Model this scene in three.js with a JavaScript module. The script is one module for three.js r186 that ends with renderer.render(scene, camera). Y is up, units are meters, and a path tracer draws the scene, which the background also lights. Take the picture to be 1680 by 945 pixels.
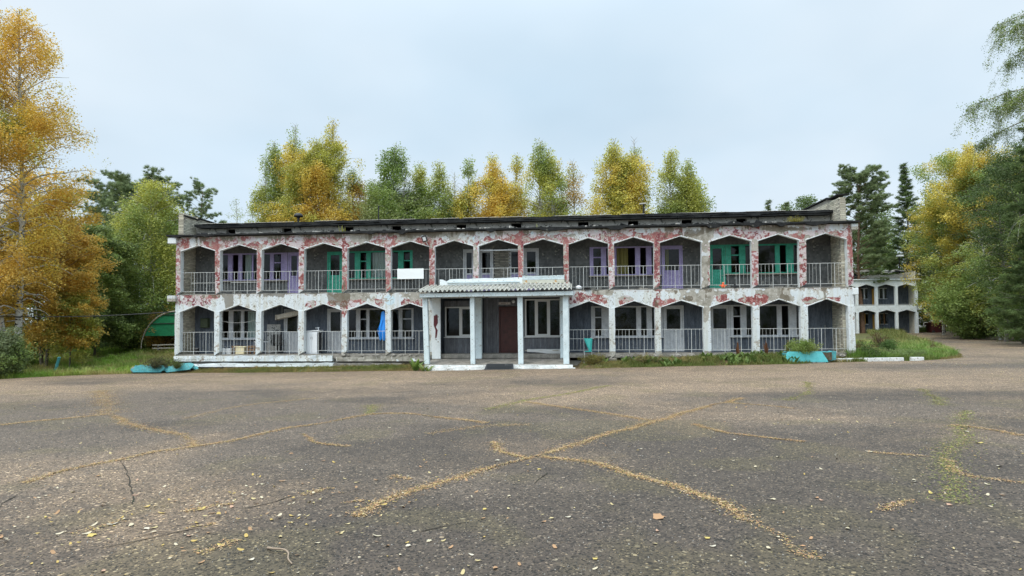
import * as THREE from 'three';
import { mergeGeometries } from 'three/addons/utils/BufferGeometryUtils.js';
import { RoundedBoxGeometry } from 'three/addons/geometries/RoundedBoxGeometry.js';

// ---------------------------------------------------------------- camera, sky, sun, exposure
const scene = new THREE.Scene();
const camera = new THREE.PerspectiveCamera(50.58, 16 / 9, 0.1, 900);
camera.rotation.order = 'YXZ';
camera.position.set(0, 1.6, 29.07);
camera.rotation.set(THREE.MathUtils.degToRad(1.8), 0.0869, -0.0065);
camera.setViewOffset(1680, 945, 0, -35.3, 1680, 945);
const renderer = new THREE.WebGLRenderer({ antialias: true });
renderer.setSize(1024, 576);
renderer.toneMapping = THREE.LinearToneMapping;
renderer.toneMappingExposure = 1.24;
renderer.shadowMap.enabled = true;
renderer.shadowMap.type = THREE.PCFSoftShadowMap;

// seeded noise
function rng(seed) { let s = seed >>> 0; return () => { s = (s + 0x6d2b79f5) >>> 0; let t = Math.imul(s ^ (s >>> 15), 1 | s); t = (t + Math.imul(t ^ (t >>> 7), 61 | t)) ^ t; return ((t ^ (t >>> 14)) >>> 0) / 4294967296; }; }
function hash(x, y, s) { let h = (Math.imul(x, 374761393) + Math.imul(y, 668265263) + Math.imul(s, 2147483647 ^ 0x5bd1e995)) | 0; h = Math.imul(h ^ (h >>> 13), 1274126177); h ^= h >>> 16; return (h >>> 0) / 4294967296; }
function vnoise(x, y, s, p = 0, p2 = p) {
  const xi = Math.floor(x), yi = Math.floor(y), fx = x - xi, fy = y - yi, u = fx * fx * (3 - 2 * fx), v = fy * fy * (3 - 2 * fy);
  const w = (a, q) => (q ? ((a % q) + q) % q : a), x0 = w(xi, p), x1 = w(xi + 1, p), y0 = w(yi, p2), y1 = w(yi + 1, p2);
  const a = hash(x0, y0, s), b = hash(x1, y0, s), c = hash(x0, y1, s), d = hash(x1, y1, s);
  return a + (b - a) * u + (c - a) * v + (a - b - c + d) * u * v;
}
function fbm(x, y, s, oct = 4, p = 0, p2 = p) { let t = 0, a = 0.5, n = 0; for (let i = 0; i < oct; i++) { t += a * vnoise(x, y, s + i * 17, p, p2); n += a; a *= 0.5; x *= 2; y *= 2; p *= 2; p2 *= 2; } return t / n; }
const lerp = (a, b, t) => a + (b - a) * t, clamp = (x, a = 0, b = 1) => Math.min(b, Math.max(a, x));
const sstep = (a, b, x) => { const t = clamp((x - a) / (b - a)); return t * t * (3 - 2 * t); };
const mix3 = (a, b, t) => [lerp(a[0], b[0], t), lerp(a[1], b[1], t), lerp(a[2], b[2], t)];

// overcast sky: even pale blue grey low down, brighter towards the zenith, faint cloud
const SUN = new THREE.Vector3(-0.30, 0.86, 0.42).normalize();
{
  const W = 1024, H = 512, d = new Float32Array(W * H * 4);
  for (let j = 0; j < H; j++) for (let i = 0; i < W; i++) {
    const el = ((j + 0.5) / H - 0.5) * Math.PI, az = ((i + 0.5) / W - 0.5) * 2 * Math.PI;
    const y = Math.sin(el), cx = Math.cos(el) * Math.cos(az), cz = Math.cos(el) * Math.sin(az), k = (j * W + i) * 4;
    const q = 1 / (Math.max(y, 0) + 0.28);
    const cl = fbm(cx * q * 1.3 + 7, cz * q * 1.3 + 3, 5, 5), c2 = fbm(cx * q * 3.1 + 2, cz * q * 3.1 + 9, 11, 4);
    const dot = cx * SUN.x + y * SUN.y + cz * SUN.z;
    let l = 0.68 + 1.05 * sstep(0.40, 1.0, y) + 0.9 * sstep(0.55, 1.0, dot);
    l *= 0.84 + 0.30 * cl + 0.12 * (c2 - 0.5);
    const blue = clamp(0.5 + 1.4 * (0.5 - cl));
    let c = mix3([0.90, 1.0, 1.09], [0.77, 1.0, 1.20], blue);
    if (y < 0) { const t = sstep(0, -0.08, y); c = mix3(c, [0.55, 0.52, 0.46], t); l = lerp(l, 0.35, t); }
    d[k] = c[0] * l; d[k + 1] = c[1] * l; d[k + 2] = c[2] * l; d[k + 3] = 1;
  }
  const sky = new THREE.DataTexture(d, W, H, THREE.RGBAFormat, THREE.FloatType);
  sky.mapping = THREE.EquirectangularReflectionMapping; sky.colorSpace = THREE.LinearSRGBColorSpace; sky.magFilter = THREE.LinearFilter; sky.minFilter = THREE.LinearFilter; sky.needsUpdate = true;
  scene.background = sky; scene.environment = sky; scene.environmentIntensity = 1; scene.backgroundIntensity = 1;
}
const sun = new THREE.DirectionalLight(0xfff0dc, 1.5);
sun.position.copy(SUN).multiplyScalar(80); sun.castShadow = true; sun.shadow.radius = 45;
sun.shadow.mapSize.set(4096, 4096);
Object.assign(sun.shadow.camera, { left: -60, right: 60, top: 60, bottom: -60, near: 1, far: 220 });
scene.add(sun, sun.target);

// ---------------------------------------------------------------- naming and building helpers
const used = new Map();
function numbered(n) { const k = used.get(n) ?? 0; used.set(n, k + 1); return k ? `${n}_${String(k).padStart(3, '0')}` : n; }
function tag(o, label, category, group, kind) { if (label) o.userData.label = label; if (category) o.userData.category = category; if (group) o.userData.group = group; if (kind) o.userData.kind = kind; return o; }
function thing(name, label, category, pos = [0, 0, 0], turn = 0, group) {
  const o = new THREE.Group(); o.name = numbered(name); o.position.set(...pos); o.rotation.y = turn; scene.add(o);
  return tag(o, label, category, group);
}
function part(name, geo, mat, parent, label) {
  const m = new THREE.Mesh(geo, mat); m.name = parent === scene ? numbered(name) : name; m.castShadow = m.receiveShadow = true;
  if (label) m.userData.label = label;
  parent.add(m); return m;
}
function copy(o, label, group) { const c = o.clone(); c.name = numbered(o.name.replace(/_\d{3}$/, '')); scene.add(c); if (label) c.userData.label = label; if (group) c.userData.group = group; return c; }
function bx(w, h, d, x = 0, y = 0, z = 0) { return new THREE.BoxGeometry(w, h, d).translate(x, y, z); }       // centre
function span(x0, x1, y0, y1, z0, z1) { return bx(x1 - x0, y1 - y0, z1 - z0, (x0 + x1) / 2, (y0 + y1) / 2, (z0 + z1) / 2); }
function rbox(w, h, d, r = 0.015, x = 0, y = 0, z = 0) { return new RoundedBoxGeometry(w, h, d, 1, r).translate(x, y, z); }
function merge(list) { const l = list.map((g) => { const q = g.index ? g.toNonIndexed() : g; for (const k of Object.keys(q.attributes)) if (!['position', 'normal', 'uv'].includes(k)) q.deleteAttribute(k); q.clearGroups(); return q; }); return mergeGeometries(l, false); }
function metric(g) { // uv in metres by the way a face points
  const q = g.index ? g.toNonIndexed() : g; q.computeVertexNormals(); const p = q.attributes.position, n = q.attributes.normal, uv = new Float32Array(p.count * 2);
  for (let i = 0; i < p.count; i++) {
    const ax = Math.abs(n.getX(i)), ay = Math.abs(n.getY(i)), az = Math.abs(n.getZ(i)), x = p.getX(i), y = p.getY(i), z = p.getZ(i);
    if (az >= ax && az >= ay) { uv[2 * i] = x; uv[2 * i + 1] = y; } else if (ax >= ay) { uv[2 * i] = z; uv[2 * i + 1] = y; } else { uv[2 * i] = x; uv[2 * i + 1] = z; }
  }
  q.setAttribute('uv', new THREE.BufferAttribute(uv, 2)); return q;
}
function bar(a, b, r0, r1 = r0, seg = 6) { // tapered rod from a to b
  const A = new THREE.Vector3(...a), B = new THREE.Vector3(...b), d = B.clone().sub(A), L = d.length();
  const g = new THREE.CylinderGeometry(r1, r0, L, seg, 1); g.translate(0, L / 2, 0);
  g.applyQuaternion(new THREE.Quaternion().setFromUnitVectors(new THREE.Vector3(0, 1, 0), d.normalize())); return g.translate(...a);
}
function tube(pts, r, seg = 24, rad = 6) { return new THREE.TubeGeometry(new THREE.CatmullRomCurve3(pts.map((p) => new THREE.Vector3(...p))), seg, r, rad, false); }
function flat(geo, f) { const p = geo.attributes.position, v = new THREE.Vector3(); for (let i = 0; i < p.count; i++) { v.fromBufferAttribute(p, i); f(v, i); p.setXYZ(i, v.x, v.y, v.z); } geo.computeVertexNormals(); return geo; }

// ---------------------------------------------------------------- procedural materials
const toS = (l) => Math.round(255 * clamp(l <= 0.0031308 ? l * 12.92 : 1.055 * Math.pow(l, 1 / 2.4) - 0.055));
function tex(w, h, f, { srgb = true, rep = [1, 1], off = [0, 0] } = {}) { // f(i, j) -> linear colour or a height
  const d = new Uint8Array(w * h * 4);
  for (let j = 0; j < h; j++) for (let i = 0; i < w; i++) { const c = f(i, j), k = (j * w + i) * 4; if (srgb) { d[k] = toS(c[0]); d[k + 1] = toS(c[1]); d[k + 2] = toS(c[2]); } else { d[k] = d[k + 1] = d[k + 2] = Math.round(255 * clamp(c)); } d[k + 3] = 255; }
  return asTex(d, w, h, srgb, rep, off);
}
function asTex(d, w, h, srgb, rep = [1, 1], off = [0, 0]) {
  const t = new THREE.DataTexture(d, w, h, THREE.RGBAFormat); t.magFilter = THREE.LinearFilter; t.minFilter = THREE.LinearMipmapLinearFilter; t.generateMipmaps = true;
  t.wrapS = t.wrapT = THREE.RepeatWrapping; t.repeat.set(...rep); t.offset.set(...off); if (srgb) t.colorSpace = THREE.SRGBColorSpace; t.needsUpdate = true; return t;
}
// a tile of n pixels, metres across, of noisy colour between two tones, with flecks of a third
function mottled(a, b, { fleck, amount = 0, metres = 2, n = 256, seed = 1, freq = 8, fine = 32, bump = 0, rough = 0.9, stretch = 1, ...more } = {}) {
  const H = new Float32Array(n * n);
  const map = tex(n, n, (i, j) => {
    const u = i / n, v = j / n, fs = freq * stretch, gs = fine * stretch, t = clamp(0.65 * fbm(u * fs, v * freq, seed, 3, fs, freq) + 0.35 * vnoise(u * gs, v * fine, seed + 5, gs, fine));
    let c = mix3(a, b, clamp((t - 0.25) * 2)); H[j * n + i] = t;
    if (fleck) { const q = 0.6 * vnoise(u * freq * 2, v * freq * 2, seed + 9, freq * 2) + 0.4 * vnoise(u * fine, v * fine, seed + 13, fine); if (q > 1 - amount) { c = fleck; H[j * n + i] = 0; } }
    return c;
  }, { rep: [1 / metres, 1 / metres] });
  const m = new THREE.MeshStandardMaterial({ map, roughness: rough, metalness: 0, ...more });
  if (bump) { m.bumpMap = tex(n, n, (i, j) => H[j * n + i], { srgb: false, rep: [1 / metres, 1 / metres] }); m.bumpScale = bump; }
  return m;
}
function paneGeo(x0, x1, y0, y1, z0, z1) { return new THREE.PlaneGeometry(x1 - x0, y1 - y0).translate((x0 + x1) / 2, (y0 + y1) / 2, (z0 + z1) / 2); }
const plain = (r, g, b, rough = 0.8, more = {}) => new THREE.MeshStandardMaterial({ color: new THREE.Color().setRGB(r, g, b), roughness: rough, metalness: 0, ...more });
const M = {
  whitePaint: mottled([0.66, 0.71, 0.72], [0.76, 0.81, 0.82], { fleck: [0.34, 0.32, 0.28], amount: 0.2, metres: 1.2, seed: 3, freq: 6, fine: 24, bump: 0.003 }),
  bluePaint: mottled([0.54, 0.64, 0.665], [0.68, 0.775, 0.80], { fleck: [0.36, 0.36, 0.33], amount: 0.21, metres: 1.1, seed: 7, freq: 6, fine: 30, bump: 0.002, rough: 0.7 }),
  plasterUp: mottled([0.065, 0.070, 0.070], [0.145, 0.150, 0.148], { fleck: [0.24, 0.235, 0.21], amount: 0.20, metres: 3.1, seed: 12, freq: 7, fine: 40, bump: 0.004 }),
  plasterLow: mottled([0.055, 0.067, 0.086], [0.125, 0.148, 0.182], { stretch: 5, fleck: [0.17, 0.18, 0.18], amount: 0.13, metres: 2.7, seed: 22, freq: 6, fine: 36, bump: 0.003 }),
  concrete: mottled([0.16, 0.15, 0.13], [0.31, 0.29, 0.255], { fleck: [0.13, 0.12, 0.09], amount: 0.24, metres: 1.7, seed: 31, freq: 8, fine: 50, bump: 0.008 }),
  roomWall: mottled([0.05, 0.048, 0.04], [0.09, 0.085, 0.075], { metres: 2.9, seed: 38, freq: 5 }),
  attic: mottled([0.40, 0.385, 0.345], [0.60, 0.58, 0.53], { fleck: [0.14, 0.135, 0.12], amount: 0.22, metres: 2.3, seed: 41, freq: 7, fine: 44, bump: 0.005 }),
  bitumen: mottled([0.008, 0.009, 0.010], [0.024, 0.026, 0.026], { fleck: [0.10, 0.10, 0.085], amount: 0.13, metres: 1.9, seed: 51, freq: 9, fine: 40, bump: 0.01, rough: 0.97, }),
  slate: mottled([0.31, 0.31, 0.275], [0.50, 0.495, 0.445], { fleck: [0.20, 0.21, 0.15], amount: 0.24, metres: 1.3, seed: 61, freq: 8, fine: 40, bump: 0.003 }),
  brick: mottled([0.42, 0.40, 0.33], [0.62, 0.59, 0.49], { fleck: [0.22, 0.2, 0.15], amount: 0.18, metres: 0.6, seed: 71, freq: 6, fine: 30, bump: 0.004 }),
  mortar: mottled([0.24, 0.225, 0.185], [0.34, 0.32, 0.27], { metres: 1, seed: 75, bump: 0.004 }),
  plank: mottled([0.11, 0.115, 0.13], [0.20, 0.205, 0.22], { fleck: [0.07, 0.07, 0.07], amount: 0.14, metres: 0.9, seed: 81, freq: 4, fine: 30, stretch: 5, bump: 0.003 }),
  plank2: mottled([0.13, 0.14, 0.16], [0.24, 0.25, 0.27], { metres: 0.8, seed: 85, freq: 4, fine: 30, stretch: 5, bump: 0.003 }),
  wood: mottled([0.16, 0.09, 0.045], [0.30, 0.18, 0.09], { metres: 0.5, seed: 91, freq: 4, fine: 20, stretch: 4, bump: 0.002, rough: 0.6 }),
  greyWood: mottled([0.33, 0.30, 0.25], [0.52, 0.48, 0.40], { metres: 0.6, seed: 95, freq: 4, fine: 24, stretch: 4, bump: 0.003 }),
  rail: mottled([0.46, 0.48, 0.47], [0.62, 0.64, 0.62], { fleck: [0.28, 0.2, 0.13], amount: 0.2, metres: 0.5, seed: 101, freq: 8, fine: 30, rough: 0.6 }),
  lilac: mottled([0.27, 0.23, 0.44], [0.40, 0.35, 0.58], { fleck: [0.34, 0.32, 0.36], amount: 0.12, metres: 0.9, seed: 111, freq: 6, rough: 0.55, bump: 0.001 }),
  green: mottled([0.025, 0.30, 0.20], [0.06, 0.46, 0.32], { fleck: [0.16, 0.30, 0.25], amount: 0.12, metres: 0.9, seed: 121, freq: 6, rough: 0.55, bump: 0.001 }),
  frameWhite: mottled([0.44, 0.46, 0.48], [0.60, 0.62, 0.64], { fleck: [0.32, 0.3, 0.27], amount: 0.14, metres: 0.8, seed: 131, freq: 6, rough: 0.6, bump: 0.001 }),
  pvc: plain(0.72, 0.73, 0.72, 0.35),
  teal: mottled([0.05, 0.27, 0.30], [0.10, 0.41, 0.44], { fleck: [0.14, 0.17, 0.13], amount: 0.27, metres: 0.7, seed: 141, freq: 7, fine: 30, rough: 0.65, bump: 0.003 }),
  maroon: mottled([0.055, 0.012, 0.010], [0.095, 0.022, 0.018], { metres: 0.8, seed: 151, freq: 5, rough: 0.42 }),
  black: plain(0.016, 0.017, 0.018, 0.6), steel: plain(0.45, 0.45, 0.44, 0.35, { metalness: 0.8 }),
  rubber: mottled([0.018, 0.021, 0.024], [0.035, 0.04, 0.044], { metres: 0.2, seed: 155, freq: 8, rough: 0.75, bump: 0.002 }),
  enamel: plain(0.80, 0.83, 0.85, 0.3), cream: plain(0.72, 0.64, 0.42, 0.5), blueTarp: plain(0.02, 0.26, 0.78, 0.45), tealSeat: plain(0.03, 0.36, 0.33, 0.5),
  orange: plain(0.75, 0.14, 0.05, 0.6), banner: plain(0.86, 0.90, 0.90, 0.6), tarpGreen: mottled([0.012, 0.17, 0.07], [0.02, 0.26, 0.12], { metres: 1.5, seed: 161, rough: 0.55, bump: 0.006 }),
  curtain: plain(0.24, 0.22, 0.07, 0.9), curtainPale: plain(0.5, 0.56, 0.56, 0.9), glass: new THREE.MeshPhysicalMaterial({ color: 0xeef6f4, roughness: 0.03, transmission: 1, thickness: 0, ior: 1.4, metalness: 0, side: THREE.DoubleSide }),
  ochre: plain(0.46, 0.25, 0.05, 0.7), bin: plain(0.06, 0.008, 0.01, 0.5), kerb: mottled([0.58, 0.60, 0.59], [0.76, 0.77, 0.75], { fleck: [0.32, 0.3, 0.25], amount: 0.29, metres: 0.8, seed: 171, freq: 6, bump: 0.004 }),
  soil: mottled([0.055, 0.042, 0.026], [0.12, 0.095, 0.06], { fleck: [0.05, 0.07, 0.02], amount: 0.3, metres: 1.5, n: 512, seed: 181, freq: 12, fine: 64, bump: 0.02 }),
};
const COL = [-19.41, -17.332, -15.152, -12.974, -10.776, -8.598, -6.419, -4.254, -2.101, 0.068, 2.197, 4.33, 6.57, 8.798, 10.943, 13.016];
const OPENINGS = [
  ["window", 1, "L", [["p", -17.873, -17.539], ["f", -17.539, -17.289], ["p", -17.289, -16.973], ["f", -16.973, -16.773], ["p", -16.773, -16.508], ["p", -16.508, -16.243], ["f", -16.243, -16.16], ["p", -16.16, -15.252], ["f", -15.252, -15.054], ["q", -15.054, -14.66], ["f", -14.66, -14.316]]],
  ["door", 1, "L", [["d", -14.283, -13.645]]],
  ["door", 1, "G", [["d", -12.182, -11.374]]],
  ["window", 1, "G", [["p", -11.117, -10.731], ["f", -10.731, -10.442], ["q", -10.442, -10.121], ["f", -10.121, -9.897], ["p", -9.897, -9.132], ["f", -9.068, -8.909], ["p", -8.909, -8.464], ["f", -8.464, -8.179], ["q", -8.179, -7.847], ["f", -7.847, -7.705]]],
  ["door", 1, "N", [["d", -5.103, -4.512]]],
  ["door", 1, "N", [["d", -4.311, -3.584]]],
  ["door", 1, "N", [["d", -2.83, -2.14]]],
  ["door", 1, "N", [["d", -2.048, -1.285]]],
  ["window", 1, "L", [["f", 1.239, 1.419], ["q", 1.419, 1.793], ["f", 1.793, 2.054], ["p", 2.054, 2.331], ["f", 2.331, 2.555], ["p", 2.555, 3.461], ["f", 3.461, 3.712], ["p", 3.712, 3.993], ["f", 3.993, 4.259], ["p", 4.259, 4.583], ["f", 4.583, 4.701]]],
  ["door", 1, "L", [["d", 4.745, 5.756]]],
  ["door", 1, "G", [["d", 7.038, 7.791]]],
  ["window", 1, "G", [["f", 7.805, 8.065], ["q", 8.065, 8.454], ["f", 8.454, 8.742], ["p", 8.742, 9.344], ["p", 9.344, 9.801], ["p", 9.801, 10.143], ["f", 10.143, 10.36], ["p", 10.36, 10.655], ["f", 10.655, 10.996], ["p", 10.996, 11.307], ["f", 11.307, 11.449]]],
  ["window", 0, "W", [["f", -17.943, -17.81], ["p", -17.81, -17.477], ["f", -17.477, -17.228], ["p", -17.228, -16.814], ["f", -16.814, -16.648], ["p", -16.648, -15.79], ["f", -15.79, -15.659]]],
  ["door", 0, "W", [["d", -14.478, -13.63]]],
  ["door", 0, "W", [["d", -12.172, -11.335]]],
  ["window", 0, "W", [["f", -11.206, -11.078], ["p", -11.078, -10.661], ["f", -10.661, -10.437], ["q", -10.437, -10.118], ["f", -10.118, -9.958], ["p", -9.958, -8.878], ["f", -8.878, -8.751], ["p", -8.751, -8.435], ["f", -8.435, -8.245], ["q", -8.245, -7.772], ["f", -7.772, -7.662]]],
  ["window", 0, "W", [["f", 1.281, 1.475], ["q", 1.475, 1.788], ["f", 1.788, 2.176], ["p", 2.176, 2.562], ["p", 2.562, 3.48], ["f", 3.48, 3.716], ["p", 3.716, 3.981], ["f", 3.981, 4.246], ["p", 4.246, 4.657], ["f", 4.657, 4.76]]],
  ["door", 0, "W", [["d", 4.789, 5.768]]],
  ["door", 0, "W", [["d", 7.016, 7.968]]],
  ["window", 0, "W", [["f", 7.982, 8.126], ["q", 8.126, 8.456], ["f", 8.456, 8.743], ["p", 8.743, 9.258], ["p", 9.258, 10.169], ["f", 10.169, 10.396], ["p", 10.396, 10.707], ["f", 10.707, 11.075], ["p", 11.075, 11.272], ["f", 11.272, 11.357]]]
];
const PAINT = [
  ["R", -19.02, 6.08, 0.32, 0.25],["R", -17.66, 6.02, 0.45, 0.25],["R", -15.49, 5.86, 0.32, 0.18],["R", -12.5, 5.98, 0.44, 0.21],["R", -11.35, 6.05, 0.25, 0.15],["R", -9.17, 5.89, 0.27, 0.15],
  ["R", -8.28, 5.84, 0.24, 0.15],["R", -6.98, 5.91, 0.24, 0.18],["R", -6.62, 5.69, 0.21, 0.18],["R", -3.69, 5.93, 0.27, 0.18],["R", -2.36, 5.88, 0.41, 0.24],["R", -1.05, 5.85, 0.52, 0.15],
  ["R", -1.63, 5.72, 0.18, 0.12],["R", 2.7, 5.93, 0.34, 0.17],["R", 3.84, 5.85, 0.42, 0.23],["R", 4.26, 5.69, 0.28, 0.23],["R", 4.83, 5.86, 0.56, 0.17],["R", 8.03, 5.82, 0.27, 0.14],
  ["R", 10.77, 5.77, 0.33, 0.23],["R", 12.39, 5.79, 0.38, 0.23],["R", 13.08, 5.53, 0.13, 1.12],["R", -17.43, 5.34, 0.16, 0.77],["R", -15.17, 4.94, 0.13, 1.04],["R", -12.93, 4.14, 0.16, 0.36],
  ["R", -10.79, 3.88, 0.15, 0.39],["R", -8.62, 3.76, 0.12, 0.3],["R", -6.53, 5.45, 0.12, 0.42],["R", -6.5, 3.97, 0.15, 0.42],["R", -2.1, 5.08, 0.21, 1.47],["R", 0.05, 5.1, 0.17, 1.05],
  ["R", 2.18, 5.15, 0.14, 0.81],["R", 4.33, 4.68, 0.23, 1.32],["R", 6.49, 4.79, 0.11, 0.29],["R", 6.62, 4.08, 0.11, 0.34],["R", -19.6, 3.28, 0.13, 0.31],["R", -18.89, 3.34, 0.26, 0.12],
  ["R", -17.64, 3.32, 0.29, 0.09],["R", -11.41, 2.92, 0.22, 0.15],["R", -10.79, 2.74, 0.15, 0.24],["R", -10.02, 3.06, 0.28, 0.18],["R", -9.04, 2.9, 0.18, 0.15],["R", -7.74, 2.92, 0.21, 0.15],
  ["R", -6.99, 2.88, 0.18, 0.15],["R", 0.67, 3.09, 0.23, 0.17],["R", 1.53, 2.99, 0.29, 0.23],["R", 2.81, 2.78, 0.26, 0.14],["R", 4.28, 2.85, 0.17, 0.2],["R", 4.89, 2.81, 0.22, 0.11],
  ["R", 7.29, 2.93, 0.28, 0.23],["R", 8.39, 2.86, 0.3, 0.17],["R", 9.02, 2.91, 0.22, 0.23],["R", 9.35, 3.02, 0.25, 0.11],["R", 11.25, 2.81, 0.3, 0.14],["R", 12.32, 2.85, 0.24, 0.11],
  ["R", -10.82, 2.41, 0.12, 0.21],["P", -16.86, 5.94, 0.57, 0.25],["P", -16.19, 6.24, 0.64, 0.15],["P", -14.07, 6.04, 0.63, 0.24],["P", -11.26, 5.93, 0.31, 0.21],["P", -10.4, 5.82, 0.43, 0.21],
  ["P", -8.19, 6.14, 0.61, 0.15],["P", -7.28, 5.85, 0.3, 0.15],["P", -2.66, 5.97, 0.29, 0.15],["P", -0.32, 5.78, 0.26, 0.21],["P", 1.7, 5.83, 0.4, 0.23],["P", 2.99, 5.98, 0.57, 0.17],
  ["P", 7.89, 5.82, 0.44, 0.26],["P", 8.86, 5.8, 0.38, 0.23],["P", 9.54, 5.68, 0.38, 0.23],["P", 11.58, 5.7, 0.32, 0.17],["P", 12.87, 5.73, 0.21, 0.17],["P", -17.33, 4.42, 0.16, 0.77],
  ["P", -12.94, 5.11, 0.19, 0.76],["P", -10.79, 4.93, 0.19, 0.84],["P", -8.62, 4.89, 0.18, 0.9],["P", -6.38, 4.86, 0.18, 0.74],["P", -4.26, 4.23, 0.15, 0.59],["P", 0.1, 4.17, 0.14, 0.44],
  ["P", 2.19, 3.79, 0.14, 0.26],["P", 8.83, 4.61, 0.19, 1.19],["P", 10.93, 4.58, 0.19, 1.18],["P", 13.03, 4.55, 0.13, 0.84],["P", -18.5, 3.12, 0.71, 0.25],["P", -12.49, 2.9, 0.28, 0.15],
  ["P", 0.38, 2.95, 0.29, 0.2],["P", 2.95, 2.98, 0.34, 0.14],["P", -10.48, 2.91, 0.31, 0.18],["P", -19.42, 4.76, 0.13, 1.23],["C", -15.02, 6.28, 0.38, 0.09],["C", -10.03, 6.06, 0.61, 0.15],
  ["C", -7.65, 6.01, 0.36, 0.18],["C", -6.08, 6.25, 1.2, 0.18],["C", -5.42, 6.06, 0.3, 0.18],["C", 5.95, 5.83, 0.39, 0.2],["C", 6.59, 5.91, 0.39, 0.29],["C", 6.51, 4.51, 0.2, 1.03],
  ["C", 11.17, 5.65, 0.19, 0.25],["C", 0.41, 6.03, 0.35, 0.12],["C", -4.29, 4.88, 0.12, 0.77],["C", 10.09, 6.12, 1.09, 0.11],["C", -10.18, 3.33, 0.28, 0.12],["C", -9.72, 3.17, 0.31, 0.18],
  ["C", -7.29, 3.24, 0.45, 0.15],["C", 5.9, 3.03, 0.39, 0.23],["C", 6.54, 2.88, 0.22, 0.4],["C", 6.5, 2.23, 0.11, 0.4],["C", 10.03, 2.85, 0.54, 0.28],["C", 9.41, 3.19, 0.54, 0.11],
  ["C", 11.78, 2.77, 0.43, 0.11],["C", 1.96, 3.25, 0.4, 0.09],["C", -10.95, 3.25, 0.49, 0.18],["C", 7.16, 3.19, 0.39, 0.08],["C", -17.57, 6.57, 1.92, 0.06],["D", -16.74, 3.04, 0.19, 0.31],
  ["D", -14.31, 3.41, 0.44, 0.12],["D", -10.95, 3.01, 0.28, 0.24],["D", -11.25, 3.13, 0.37, 0.18],["D", 5.76, 2.95, 0.22, 0.14],["D", 10.17, 2.9, 0.22, 0.17],["D", -6.68, 6.29, 0.6, 0.12],
  ["D", 6.09, 6.0, 0.45, 0.12],["D", 10.5, 6.11, 0.81, 0.08],["B", -15.91, 6.23, 0.25, 0.12],["B", -13.19, 6.18, 0.34, 0.24],["B", -4.25, 5.95, 0.27, 0.21],["B", -8.5, 3.04, 0.33, 0.3],
  ["B", -1.48, 6.21, 0.58, 0.12],["W", -18.47, 6.04, 0.35, 0.22],["W", -5.78, 6.0, 0.18, 0.12],["W", -4.82, 5.99, 0.27, 0.18],["W", -0.61, 6.14, 0.58, 0.15],["W", 3.42, 6.09, 0.57, 0.12],
  ["W", -16.1, 3.12, 0.51, 0.27],["W", 2.2, 4.23, 0.14, 0.23],["W", 7.9, 3.04, 0.36, 0.11],["W", 11.65, 3.05, 0.54, 0.11],["W", 3.8, 2.97, 0.62, 0.23],["W", 0.69, 5.88, 0.4, 0.2],
  ["W", 7.2, 5.7, 0.28, 0.14],["W", -19.21, 3.15, 0.26, 0.18],["W", -13.74, 3.04, 0.56, 0.24]
];
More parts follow.
